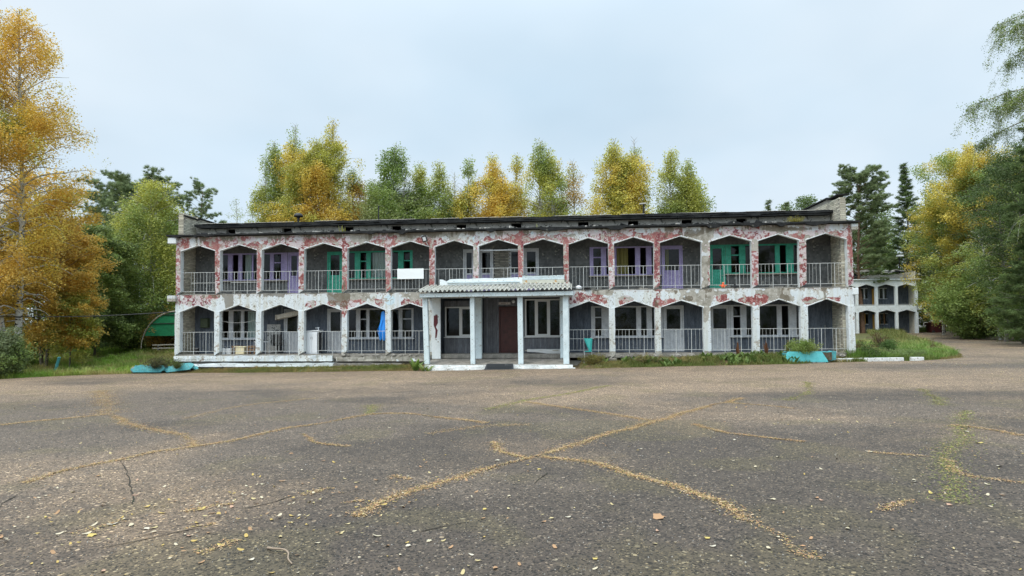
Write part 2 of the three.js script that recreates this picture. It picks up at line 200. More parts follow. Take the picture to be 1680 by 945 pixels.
const CRACKS = [
  [0.075, 1.0, [[-1.97, 23.36], [-1.87, 22.68], [-1.49, 22.0], [-1.06, 21.43], [-0.5, 20.77], [-0.17, 20.29], [0.49, 19.22], [1.65, 17.46], [2.86, 15.76], [4.17, 14.0]]],
  [0.065, 1.0, [[-0.33, 20.62], [0.4, 21.07], [0.86, 21.72], [1.29, 22.38], [1.52, 22.99], [1.63, 23.3]]],
  [0.06, 0.9, [[-1.19, 19.48], [-0.93, 20.15], [-0.67, 20.57], [-0.5, 20.77]]],
  [0.08, 0.8, [[1.65, 17.46], [1.2, 16.97], [0.77, 16.34], [0.02, 15.53], [-1.0, 14.34]]],
  [0.06, 0.5, [[3.61, 14.78], [4.32, 15.49], [4.65, 16.0]]],
  [0.09, 1.0, [[-11.76, 17.27], [-11.46, 16.71], [-10.97, 16.29], [-10.61, 15.74]]],
  [0.3, 0.8, [[-10.61, 15.74], [-12.88, 12.96], [-15.69, 9.65]]],
  [0.1, 0.9, [[-10.61, 15.74], [-8.38, 17.66], [-6.99, 18.59], [-5.84, 19.69]]],
  [0.07, 0.8, [[-6.73, 22.05], [-6.7, 21.35], [-6.5, 20.71], [-6.34, 20.16], [-5.84, 19.69], [-5.5, 19.01], [-5.24, 17.95], [-4.76, 17.39], [-4.17, 16.17], [-3.22, 16.24], [-2.29, 16.99], [-1.48, 17.57]]],
  [0.14, 0.5, [[-4.17, 16.17], [-4.69, 14.47]]],
  [0.05, 0.6, [[-4.62, 18.56], [-4.05, 19.38], [-3.35, 19.76]]],
  [0.05, 0.5, [[-2.88, 22.59], [-2.78, 22.42], [-2.66, 22.27]]],
  [0.04, 0.5, [[-2.32, 22.91], [-2.1, 22.77]]],
  [0.05, 0.5, [[-4.5, 23.84], [-4.37, 23.67], [-4.3, 23.45]]],
  [0.06, 0.5, [[-3.81, 23.25], [-3.68, 23.05], [-3.46, 22.92]]],
  [0.05, 0.5, [[-3.5, 23.72], [-3.31, 23.54]]],
  [0.05, 0.5, [[-2.93, 24.35], [-2.79, 24.0]]],
  [0.05, 0.7, [[2.3, 17.85], [2.6, 18.75], [3.1, 19.32], [3.52, 19.63]]],
  [0.05, 0.5, [[4.03, 20.39], [4.39, 20.59], [4.73, 20.85], [4.5, 21.65], [4.68, 21.87], [4.87, 22.05]]],
  [0.13, 0.45, [[7.76, 16.51], [6.36, 18.51], [5.62, 19.79], [4.87, 20.67], [4.42, 21.59], [3.67, 22.81]]],
  [0.06, 0.7, [[6.42, 18.2], [6.64, 18.46], [6.74, 18.87], [6.83, 19.25]]],
  [0.12, 0.4, [[9.09, 12.48], [8.34, 14.43], [7.66, 15.77]]],
  [0.05, 0.5, [[2.89, 23.05], [3.23, 22.81], [3.4, 22.71]]],
  [0.12, 0.45, [[-1.72, 15.69], [-1.02, 14.09], [0.03, 12.57], [1.32, 10.35]]],
  [0.12, 0.4, [[4.98, 14.68], [6.22, 12.87], [7.16, 10.06]]],
  [0.1, 0.35, [[-8.16, 16.63], [-8.02, 14.42], [-6.79, 12.83]]],
  [0.05, 0.5, [[-2.15, 21.73], [-1.86, 21.91]]],
  [0.1, 0.4, [[-2.39, 18.72], [-1.55, 17.92], [-0.66, 17.83]]],
  [0.07, 0.5, [[1.63, 23.3], [1.71, 23.78], [1.76, 24.31]]]
];
const DARK_CRACKS = [
  [[-6.36, 20.71], [-5.2, 22.14], [-4.6, 22.99]],
  [[-5.96, 23.07], [-6.23, 22.61]],
  [[-3.28, 23.13], [-3.1, 22.91], [-2.91, 22.59]],
  [[-3.94, 24.2], [-3.67, 23.98], [-3.35, 23.68]],
  [[5.19, 14.11], [6.91, 13.65], [8.85, 14.12]],
  [[-1.28, 23.77], [-0.89, 23.47]],
  [[-0.18, 21.56], [-0.34, 22.13]],
  [[6.79, 18.22], [7.05, 18.94]]
];
const LEAVES = [[0.84, 23.33, 0.138], [0.77, 23.7, 0.043], [-0.14, 23.37, 0.051], [0.01, 23.33, 0.057], [-0.21, 23.47, 0.05], [-0.8, 23.09, 0.048], [-0.57, 23.07, 0.042], [-0.61, 22.62, 0.045], [-1.15, 23.99, 0.051], [-0.1, 24.11, 0.06], [-0.75, 24.29, 0.048], [0.21, 24.35, 0.047], [1.57, 24.09, 0.06], [-0.53, 24.55, 0.063], [2.05, 22.72, 0.064], [2.5, 22.65, 0.058], [3.69, 22.46, 0.066], [3.62, 22.89, 0.062], [4.45, 22.13, 0.062], [5.83, 19.84, 0.092], [6.23, 18.9, 0.092], [4.07, 20.39, 0.087], [2.51, 22.73, 0.057], [1.15, 23.87, 0.057], [1.15, 24.06, 0.055], [-2.01, 23.56, 0.05], [-4.04, 20.34, 0.061], [-4.79, 22.6, 0.065], [-5.29, 21.9, 0.043], [-6.14, 20.16, 0.053], [-6.73, 21.84, 0.065], [-5.99, 21.69, 0.059], [-4.23, 23.91, 0.083], [-4.28, 23.6, 0.088], [-4.07, 23.63, 0.076], [-3.85, 23.73, 0.064], [-3.69, 23.13, 0.095], [-3.42, 23.04, 0.072], [-3.72, 23.82, 0.063], [-2.46, 24.45, 0.065], [-3.32, 23.91, 0.057], [-3.56, 22.13, 0.056], [-3.53, 22.6, 0.058], [-3.28, 22.69, 0.057], [-3.35, 20.84, 0.066], [-2.89, 24.14, 0.064], [-5.15, 23.39, 0.051], [-1.3, 24.1, 0.045], [-0.94, 24.13, 0.044], [2.38, 23.59, 0.055], [3.78, 22.0, 0.057], [4.18, 22.55, 0.059], [1.06, 20.11, 0.063], [-0.34, 21.4, 0.054], [0.59, 19.87, 0.055], [2.56, 19.45, 0.067], [-2.11, 21.85, 0.058], [-1.89, 21.22, 0.047], [-1.98, 23.79, 0.048], [-0.93, 20.87, 0.074], [-3.49, 24.7, 0.061], [-2.09, 24.06, 0.045], [5.13, 21.29, 0.07], [1.98, 23.85, 0.047], [2.32, 21.26, 0.055], [3.15, 22.81, 0.05]];
// ---------------------------------------------------------------- the lie of the land
function baseY(x, z) {
  let y = -0.19 + 0.7 * Math.tanh(x / 44);
  y += 1.35 * sstep(-1, -17, z) * sstep(-18.5, -22.5, x);                 // lawn climbing to the left rear
  y += 0.45 * sstep(-24, -44, z) * sstep(15, 30, x);                      // rise at the right rear
  return y;
}
const EDGE = [[-70, 9], [-40, 7], [-30, 5.4], [-26, 4.2], [-24.7, 2.2], [-23, 1.3], [-21, 0.7], [-18, 0.75], [-15, 1.25], [-12, 1.45], [-9, 1.6], [-6.8, 1.75], [-6.2, 2.0], [0.3, 2.1], [1.2, 2.3], [2.2, 2.1], [4.6, 1.85], [7.2, 1.7], [9.8, 1.45], [11.8, 0.72], [13.9, 0.62], [15.4, 0.55], [16.6, 0.0], [18.4, -1.6], [20.2, -4.6], [22.4, -9], [25.2, -15], [30, -26], [35, -38], [40, -47], [47, -54], [55, -59], [75, -68], [110, -72]];
function edgeZ(x) { for (let i = 1; i < EDGE.length; i++) if (x <= EDGE[i][0]) { const [a, za] = EDGE[i - 1], [b, zb] = EDGE[i]; return lerp(za, zb, (x - a) / (b - a)); } return -72; }
const edgeRough = (x) => edgeZ(x) + (x < 45 ? 0.35 * (fbm(x * 1.3, 4.4, 77, 3) - 0.5) + 0.12 * (vnoise(x * 6, 1.5, 78) - 0.5) : 0);
function bank(x, z) { // earth against the wall, higher towards the right
  const e = edgeZ(x), h = x < -19.6 ? 0.05 : x < -6.5 ? 0.16 : x < 0.6 ? 0.02 : lerp(0.16, 0.30, sstep(1, 9, x));
  const into = x > 13.6 ? sstep(0, -1.2, z - e) * 0.12 : sstep(0.1, -0.9, z - e) * h;
  return into + 0.05 * (fbm(x * 2.1, z * 2.1, 91, 3) - 0.5) * sstep(0.3, -0.4, z - e);
}
const soilY = (x, z) => baseY(x, z) + bank(x, z);
const pavedY = (x, z) => baseY(x, z) + 0.03 + 0.022 * (fbm(x * 0.35, z * 0.35, 301, 3) - 0.5);

function sheet(nu, nv, f) { // grid of points f(u, v) -> [x, y, z]
  const pos = new Float32Array(nu * nv * 3), uv = new Float32Array(nu * nv * 2), col = new Float32Array(nu * nv * 3), idx = [];
  for (let j = 0; j < nv; j++) for (let i = 0; i < nu; i++) {
    const k = j * nu + i, [p, c] = f(i / (nu - 1), j / (nv - 1)); pos.set(p, 3 * k); col.set(c, 3 * k); uv[2 * k] = p[0]; uv[2 * k + 1] = p[2];
    if (i < nu - 1 && j < nv - 1) idx.push(k, k + nu, k + 1, k + 1, k + nu, k + nu + 1);
  }
  const g = new THREE.BufferGeometry(); g.setAttribute('position', new THREE.BufferAttribute(pos, 3)); g.setAttribute('uv', new THREE.BufferAttribute(uv, 2)); g.setAttribute('color', new THREE.BufferAttribute(col, 3)); g.setIndex(idx); g.computeVertexNormals(); return g;
}
// soil, dead grass and moss
{
  const g = sheet(360, 320, (u, v) => {
    const a = u * 2 - 1, b = v, x = 6 + Math.sign(a) * (20 * Math.abs(a) + 230 * Math.pow(Math.abs(a), 5)), z = lerp(46, -16, b) - 190 * Math.pow(b, 6);
    const y = soilY(x, z) - 0.02 - (z > edgeZ(x) + 0.25 ? 0.05 : 0);
    const n = fbm(x * 0.5, z * 0.5, 201, 4), m = fbm(x * 2.2, z * 2.2, 207, 3);
    let c = mix3([0.72, 0.60, 0.42], [0.50, 0.72, 0.22], sstep(0.38, 0.58, n)); c = mix3(c, [0.85, 0.72, 0.45], sstep(0.55, 0.72, m) * 0.7);
    return [[x, y, z], c.map((q) => q * 1.7)];
  });
  const m = M.soil.clone(); m.vertexColors = true;
  tag(part('ground', g, m, scene), 'dark soil and worn grass around the asphalt and under the trees', 'ground', null, 'structure');
}
// asphalt: real specks of stone in the tile, dust, damp and moss in the vertex colours, with far sheen and near shade painted in
{
  const n = 2048, metres = 4.6, H = new Float32Array(n * n), C = new Float32Array(n * n * 3), r = rng(411);
  for (let j = 0; j < n; j++) for (let i = 0; i < n; i++) {
    const u = i / n, v = j / n, q = 0.55 * vnoise(u * 256, v * 256, 413, 256) + 0.3 * vnoise(u * 64, v * 64, 415, 64) + 0.15 * vnoise(u * 16, v * 16, 417, 16), k = j * n + i;
    const l = 0.10 + 0.26 * q; H[k] = 0.25 * q; C[3 * k] = l * 1.05; C[3 * k + 1] = l * 0.98; C[3 * k + 2] = l * 0.90;
  }
  const dot = (x, y, rx, ry, a, c, h) => {
    const R = Math.ceil(Math.max(rx, ry)), ca = Math.cos(a), sa = Math.sin(a);
    for (let dy = -R; dy <= R; dy++) for (let dx = -R; dx <= R; dx++) {
      const e = ((dx * ca + dy * sa) / rx) ** 2 + ((dy * ca - dx * sa) / ry) ** 2; if (e > 1) continue;
      const k = (((y + dy) % n + n) % n) * n + ((x + dx) % n + n) % n; C[3 * k] = c[0]; C[3 * k + 1] = c[1]; C[3 * k + 2] = c[2]; H[k] = Math.max(H[k], h * (1 - e * 0.6));
    }
  };
  for (let t = 0; t < 46000; t++) { // aggregate
    const big = r(), s = big > 0.985 ? 6 + 6 * r() : big > 0.55 ? 3.6 + 3 * r() : 1.8 + 2 * r(), k = r(), l = k > 0.85 ? 0.62 + 0.38 * r() : k > 0.58 ? 0.24 + 0.24 * r() : 0.04 + 0.08 * r(), w = r();
    dot(Math.floor(r() * n), Math.floor(r() * n), s, s * (0.5 + 0.5 * r()), r() * 3.14, [l * (1 + 0.10 * w), l, l * (0.95 - 0.14 * w)], k > 0.5 ? 0.5 + 0.5 * r() : 0.02);
  }
  const d = new Uint8Array(n * n * 4), b = new Uint8Array(n * n * 4);
  for (let k = 0; k < n * n; k++) { for (let c = 0; c < 3; c++) { d[4 * k + c] = toS(C[3 * k + c]); b[4 * k + c] = 255 * clamp(H[k]); } d[4 * k + 3] = b[4 * k + 3] = 255; }
  const rep = [1 / metres, 1 / metres];
  const m = new THREE.MeshStandardMaterial({ map: asTex(d, n, n, true, rep), bumpMap: asTex(b, n, n, false, rep), bumpScale: 0.013, roughness: 0.82, vertexColors: true });
  M.asphalt = m;
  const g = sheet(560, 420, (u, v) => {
    const a = u * 2 - 1, x = -2 + Math.sign(a) * (13 * Math.abs(a) + 95 * Math.pow(Math.abs(a), 4)), e = edgeRough(x);
    const t = 1 - Math.pow(1 - v, 1.0), z = v < 0.72 ? lerp(e, 20, Math.pow(v / 0.72, 0.9)) : lerp(20, 40, Math.pow((v - 0.72) / 0.28, 1.6));
    const big = fbm(x * 0.16 + 3, z * 0.22 + 9, 421, 4), mid = fbm(x * 0.8, z * 0.8, 427, 4), fine = fbm(x * 4, z * 4, 431, 3);
    // dust and washed sand in long patches, biased to the building to paint the far sheen too; damp and painted near shade; moss
    const dustSheen = sstep(0.36, 0.66, big * 0.66 + mid * 0.26 + fine * 0.08 + 0.12 * sstep(17, 3, z + 9 * (mid - 0.5)) - 0.10 * sstep(9, 21, z));
    let nearShade = 0; for (const [wx, wz, rx, rz] of [[1.8, 24.2, 4.2, 1.9], [-3.2, 22.8, 3.4, 1.3], [4.6, 21.4, 3.2, 1.3], [-0.6, 19.4, 3.8, 1.1], [7.5, 18.5, 3.5, 1.4], [-7.5, 17.6, 2.6, 0.9], [10.5, 14.2, 4.5, 1.2], [-3.4, 13.6, 3.6, 0.9]]) nearShade += Math.exp(-(((x - wx) / rx) ** 2 + ((z - wz) / rz) ** 2)); const dampShade = sstep(0.47, 0.62, 0.19 * Math.min(nearShade, 1) +  fbm(x * 0.3 + 20, z * 0.45, 441, 4) * 0.7 + mid * 0.3);  // blobs placed by hand paint shade into the near yard, beside random dampness
    let c = mix3([0.25, 0.225, 0.20], [0.56, 0.465, 0.36], dustSheen * (0.70 + 0.5 * (fine - 0.3)));
    c = mix3(c, c.map((q) => q * 0.62), dampShade * 0.95 * (1 - dustSheen * 0.6));
    const moss = sstep(0.55, 0.70, fbm(x * 0.9 + 40, z * 0.9, 451, 4) + 0.16 * (fine - 0.5)) * 0.26; c = mix3(c, [0.24, 0.235, 0.10], moss);
    const edge = sstep(0.9, 0.0, z - e + 0.5 * (mid - 0.5)); c = mix3(c, [0.30, 0.235, 0.15], edge * 0.8);
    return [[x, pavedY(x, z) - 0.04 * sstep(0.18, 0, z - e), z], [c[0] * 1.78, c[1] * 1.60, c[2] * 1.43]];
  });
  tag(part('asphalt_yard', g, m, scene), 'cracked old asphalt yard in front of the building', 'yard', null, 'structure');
}
// cracks: a strip of dark earth, on it a scatter of needles, birch seed and moss
{
  const strips = [], dirt = M.soil.clone(), flakes = [], r = rng(511);
  const path = (pts) => new THREE.CatmullRomCurve3(pts.map(([x, z]) => new THREE.Vector3(x, 0, z)), false, 'catmullrom', 0.3);
  const strip = (pts, w, seed) => {
    const c = path(pts), L = c.getLength(), n = Math.max(8, Math.ceil(L / 0.09)), pos = [], idx = [], uv = [];
    for (let i = 0; i <= n; i++) {
      const p = c.getPointAt(i / n), t = c.getTangentAt(i / n), nx = -t.z, nz = t.x, wob = 0.09 * (fbm(i * 0.12, seed, 521, 4) - 0.5) * 2, ww = w * (0.25 + 1.2 * vnoise(i * 0.5, seed, 523)) * (i === 0 || i === n ? 0.2 : 1);
      for (const s of [-1, 1]) { const x = p.x + nx * (wob + s * ww / 2), z = p.z + nz * (wob + s * ww / 2); pos.push(x, pavedY(x, z) + 0.006, z); uv.push(x, z); }
      if (i < n) { const k = 2 * i; idx.push(k, k + 1, k + 2, k + 1, k + 3, k + 2); }
    }
    const g = new THREE.BufferGeometry(); g.setAttribute('position', new THREE.Float32BufferAttribute(pos, 3)); g.setAttribute('uv', new THREE.Float32BufferAttribute(uv, 2)); g.setIndex(idx); g.computeVertexNormals();
    if (g.attributes.normal.getY(0) < 0) { const a = g.index.array; for (let i = 0; i < a.length; i += 3) { const q = a[i]; a[i] = a[i + 1]; a[i + 1] = q; } g.computeVertexNormals(); }
    return g;
  };
  CRACKS.forEach(([w, dense, pts], n) => {
    if (w < 0.1 && dense > 0.55) strips.push(strip(pts, Math.min(0.02, w * 0.3), n));
    const c = path(pts), L = c.getLength(), count = Math.floor(L * dense * (w > 0.1 ? 1500 : 1150));
    for (let k = 0; k < count; k++) {
      const t = r(), p = c.getPointAt(t), tan = c.getTangentAt(t), i = t * Math.ceil(L / 0.09), wob = 0.09 * (fbm(i * 0.12, n, 521, 4) - 0.5) * 2;
      const thin = fbm(t * L * 1.1, n * 3.1, 531, 3); if (thin < 0.36 && r() < 0.6) continue;
      const o = wob + (r() + r() + r() - 1.5) * w * (r() > 0.45 ? 0.9 : 2.0) * (0.5 + thin) * (r() > 0.93 ? 2.2 : 1), x = p.x - tan.z * o, z = p.z + tan.x * o;
      flakes.push([x, z, n, thin]);
    }
  });
  DARK_CRACKS.forEach((pts, n) => strips.push(strip(pts, 0.014, 60 + n)));
  dirt.color.setRGB(0.35, 0.33, 0.3);
  tag(part('asphalt_crack', merge(strips), dirt, scene), 'dark earth filled cracks crossing the asphalt', 'cracks', null, 'structure');
  const f = new THREE.BufferGeometry(); f.setAttribute('position', new THREE.Float32BufferAttribute([0, 0, -1, 0.45, 0.14, 0, 0, 0, 1, -0.45, 0.22, 0], 3)); f.setIndex([0, 2, 1, 0, 3, 2]); f.computeVertexNormals();
  const inst = new THREE.InstancedMesh(f, plain(1, 1, 1, 0.95), flakes.length); inst.name = 'leaf_litter'; inst.castShadow = inst.receiveShadow = true;
  const o = new THREE.Object3D(), col = new THREE.Color(), tones = [[0.44, 0.30, 0.12], [0.46, 0.28, 0.14], [0.42, 0.33, 0.15], [0.31, 0.28, 0.10], [0.52, 0.42, 0.27], [0.24, 0.15, 0.08]];
  flakes.forEach(([x, z, n, thin], i) => {
    o.position.set(x, pavedY(x, z) + 0.007 + 0.006 * r() * r(), z); o.rotation.set((r() - 0.5) * 0.4, r() * 6.3, (r() - 0.5) * 0.4); const s = 0.006 + 0.011 * r() * r(); o.scale.set(s, s, s * (0.8 + 1.2 * r())); o.updateMatrix(); inst.setMatrixAt(i, o.matrix);
    const greenish = CRACKS[n][0] > 0.1 && n > 8 && r() > 0.2, t = tones[Math.floor(r() * tones.length)], k = 0.75 + 0.5 * r(); if (greenish) col.setRGB(0.23 * k, 0.25 * k, 0.06 * k); else col.setRGB(t[0] * k * 1.08, t[1] * k, t[2] * k); inst.setColorAt(i, col);
  });
  scene.add(tag(inst, 'yellow brown birch seed and leaf litter lying in the asphalt cracks', 'leaf litter', null, 'stuff'));
  // loose grit on the near asphalt
  const N = 34000, gg = new THREE.IcosahedronGeometry(1, 0), grit = new THREE.InstancedMesh(gg, plain(1, 1, 1, 0.9), N); grit.name = 'gravel'; grit.castShadow = grit.receiveShadow = true;
  for (let i = 0; i < N; i++) {
    const d = 2.6 + 13 * Math.pow(r(), 1.5), a = (r() - 0.5) * 1.75 - 0.087, x = Math.sin(a) * d * 1.05, z = 29.07 - Math.cos(a) * d; const s = (0.003 + 0.0065 * Math.pow(r(), 4)) * (0.8 + 0.02 * d);
    o.position.set(x, pavedY(x, z) + s * 0.3, z); o.rotation.set(r() * 6, r() * 6, r() * 6); o.scale.set(s, s * 0.6, s * (0.7 + 0.5 * r())); o.updateMatrix(); grit.setMatrixAt(i, o.matrix);
    const l = r() > 0.5 ? 0.14 + 0.34 * r() * r() : 0.03 + 0.08 * r(); col.setRGB(l * 1.06, l, l * 0.88); grit.setColorAt(i, col);
  }
  scene.add(tag(grit, 'loose pale grit on the near asphalt', 'gravel', null, 'stuff'));
}
// ---------------------------------------------------------------- the long building
const SP = [2.545, 5.60], PK = [2.87, 5.885];
const AX0 = -20.2, AW = 33.8, AH = 6.6;                                     // what the facade paint covers
{ // layers of peeling paint: bare concrete, an old red coat, white over it
  const W = 2048, Hh = 512, d = new Uint8Array(W * Hh * 4), b = new Uint8Array(W * Hh * 4);
  const wt = {}; for (const k of 'RPCDBW') wt[k] = new Float32Array(W * Hh);
  for (const [k, x, y, rx0, ry0] of PAINT) { const grow = k === 'W' || k === 'B' ? 1 : y < 3.6 ? 1.4 : 1.15, rx = rx0 * grow, ry = ry0 * grow;
    const i0 = Math.floor((x - 2 * rx - AX0) / AW * W), i1 = Math.ceil((x + 2 * rx - AX0) / AW * W), j0 = Math.floor((y - 2 * ry) / AH * Hh), j1 = Math.ceil((y + 2 * ry) / AH * Hh);
    for (let j = Math.max(0, j0); j < Math.min(Hh, j1); j++) for (let i = Math.max(0, i0); i < Math.min(W, i1); i++) {
      const X = AX0 + (i + 0.5) / W * AW, Y = (j + 0.5) / Hh * AH, e = Math.exp(-1.1 * (((X - x) / rx) ** 2 + ((Y - y) / ry) ** 2)); wt[k][j * W + i] += e;
    }
  }
  for (let j = 0; j < Hh; j++) for (let i = 0; i < W; i++) {
    const k = j * W + i, x = AX0 + (i + 0.5) / W * AW, y = (j + 0.5) / Hh * AH, q = 4 * k;
    const n1 = fbm(x * 2.6, y * 2.6, 601, 4) - 0.5, n2 = fbm(x * 7, y * 7, 611, 4) - 0.5, n3 = fbm(x * 19, y * 19, 621, 3) - 0.5, streak = fbm(x * 9, y * 0.8, 631, 4) - 0.5, v = vnoise(x * 30, y * 30, 641);
    const upper = sstep(3.3, 3.6, y), plinth = y < 0.5 ? 1 : 0, right = x > -11.2 ? 1 : 0;
    let c = mix3([0.55, 0.58, 0.60], [0.71, 0.735, 0.74], clamp(n1 * 2 + 0.5)), h = 1;
    if (!upper) c = mix3(c, [0.66, 0.74, 0.77], 0.5);
    c = mix3(c, [0.52, 0.52, 0.45], clamp(0.3 + streak * 2.6 + n1) * 0.7);                    // dirty runs
    const red = [[0.205, 0.055, 0.052], [0.29, 0.115, 0.11], [0.17, 0.045, 0.055]][Math.floor(vnoise(x * 1.1, y * 0.7, 651) * 3)];
    const conc = mix3([0.24, 0.225, 0.185], [0.42, 0.40, 0.35], clamp(n2 * 2 + 0.5));
    const dB = wt.B[k]; if (dB + n1 * 0.9 > 0.5) c = mix3(c, [0.53, 0.70, 0.78], 0.75);
    const P = wt.P[k] + 0.46 * upper - 0.25 * wt.W[k] + n1 * 0.9;
    if (P > 0.42) { const t = n2 * 1.3 + n3 * 0.9 + (P - 0.6) * 0.12; if (t > 0.03) { c = vnoise(x * 5, y * 5, 655) > 0.62 ? conc : mix3(red, [0.50, 0.30, 0.31], clamp(0.5 - t * 2)); h = 0.55; } else c = mix3(c, [0.53, 0.415, 0.42], 0.62); }
    const R = wt.R[k] * 1.05 - wt.W[k] * 0.7 + n1 * 1.2 + n2 * 0.95 + n3 * 0.4;
    if (R > 0.40) { c = mix3(red, [0.46, 0.20, 0.18], clamp(0.35 + n3 * 1.6 + n2)); h = 0.5; if (n2 + n3 > 0.17) { c = [0.64, 0.58, 0.58]; h = 1; } else if (n2 - n3 > 0.24) { c = conc; h = 0.2; } }
    const rim = upper * sstep(6.10, 6.30, y + n1 * 0.25) * 0.5 + (1 - upper) * sstep(3.22, 3.42, y + n1 * 0.2) * 0.35; const Cc = rim + wt.C[k] - wt.W[k] * 0.6 + n1 * 1.0 + n2 * 0.9 + (plinth && right ? 0.8 : 0) - (plinth && !right ? 0.3 : 0) - 0.05;
    if (Cc > 0.42) { c = conc; h = 0.1 + 0.3 * (n3 + 0.5); if (n3 > 0.26) { c = [0.7, 0.69, 0.66]; h = 0.9; } }
    if (wt.D[k] + n1 * 1.1 + streak * 0.9 + upper * sstep(5.85, 6.3, y) * 0.32 + (1 - upper) * sstep(3.1, 3.42, y) * 0.28 > 0.43) { c = mix3(c, [0.12, 0.095, 0.06], 0.72); h *= 0.7; }
    const chip = n2 * 1.0 + n3 * 0.9 + n1 * 0.5; if (h === 1 && chip > (upper ? 0.155 : 0.27) - 0.05 * wt.P[k]) { c = v > (upper ? 0.45 : 0.12) ? conc : mix3(red, conc, 0.4); h = 0.2; }
    if (h === 1 && Math.abs(n1 + 0.6 * n2) < 0.006) { c = mix3(c, [0.12, 0.11, 0.10], 0.75); h = 0.1; }             // hair cracks
    { const bay = COL.findIndex((q) => q > x), lv2 = y > 3.4 ? 1 : 0; if (bay > 0) { const l = COL[bay - 1] + 0.13, q = COL[bay] - 0.13, m = (l + q) / 2, ya = x < l || x > q ? 99 : SP[lv2] + (PK[lv2] - SP[lv2]) * (1 - Math.abs(x - m) / (m - l)), e = y - ya; if (e > -0.05 && e < 0.028 + 0.03 * v && n2 < 0.16) { c = [0.74, 0.78, 0.79]; h = 1; } } }
    const g = 0.94 + 0.12 * v; for (let m = 0; m < 3; m++) { d[q + m] = toS(c[m] * g); b[q + m] = 255 * clamp(h * 0.9 + 0.1 * (n3 + 0.5)); } d[q + 3] = b[q + 3] = 255;
  }
  const rep = [1 / AW, 1 / AH], off = [-AX0 / AW, 0];
  M.facade = new THREE.MeshStandardMaterial({ map: asTex(d, W, Hh, true, rep, off), bumpMap: asTex(b, W, Hh, false, rep, off), bumpScale: 0.006, roughness: 0.88 });
}
const hotel = thing('abandoned_building', 'long two storey building with peeling red and white arcades and balconies', 'building');
const hp = (name, geo, mat, parent = hotel, label) => part(name, geo, mat, parent, label);
const TOP = [3.40, 6.31], NB = 15;
const ZB = -1.3;                                                            // back wall of the balconies
function extrude(shape, depth, z) { const g = new THREE.ExtrudeGeometry(shape, { depth, bevelEnabled: false, steps: 1 }); return g.translate(0, 0, z); }
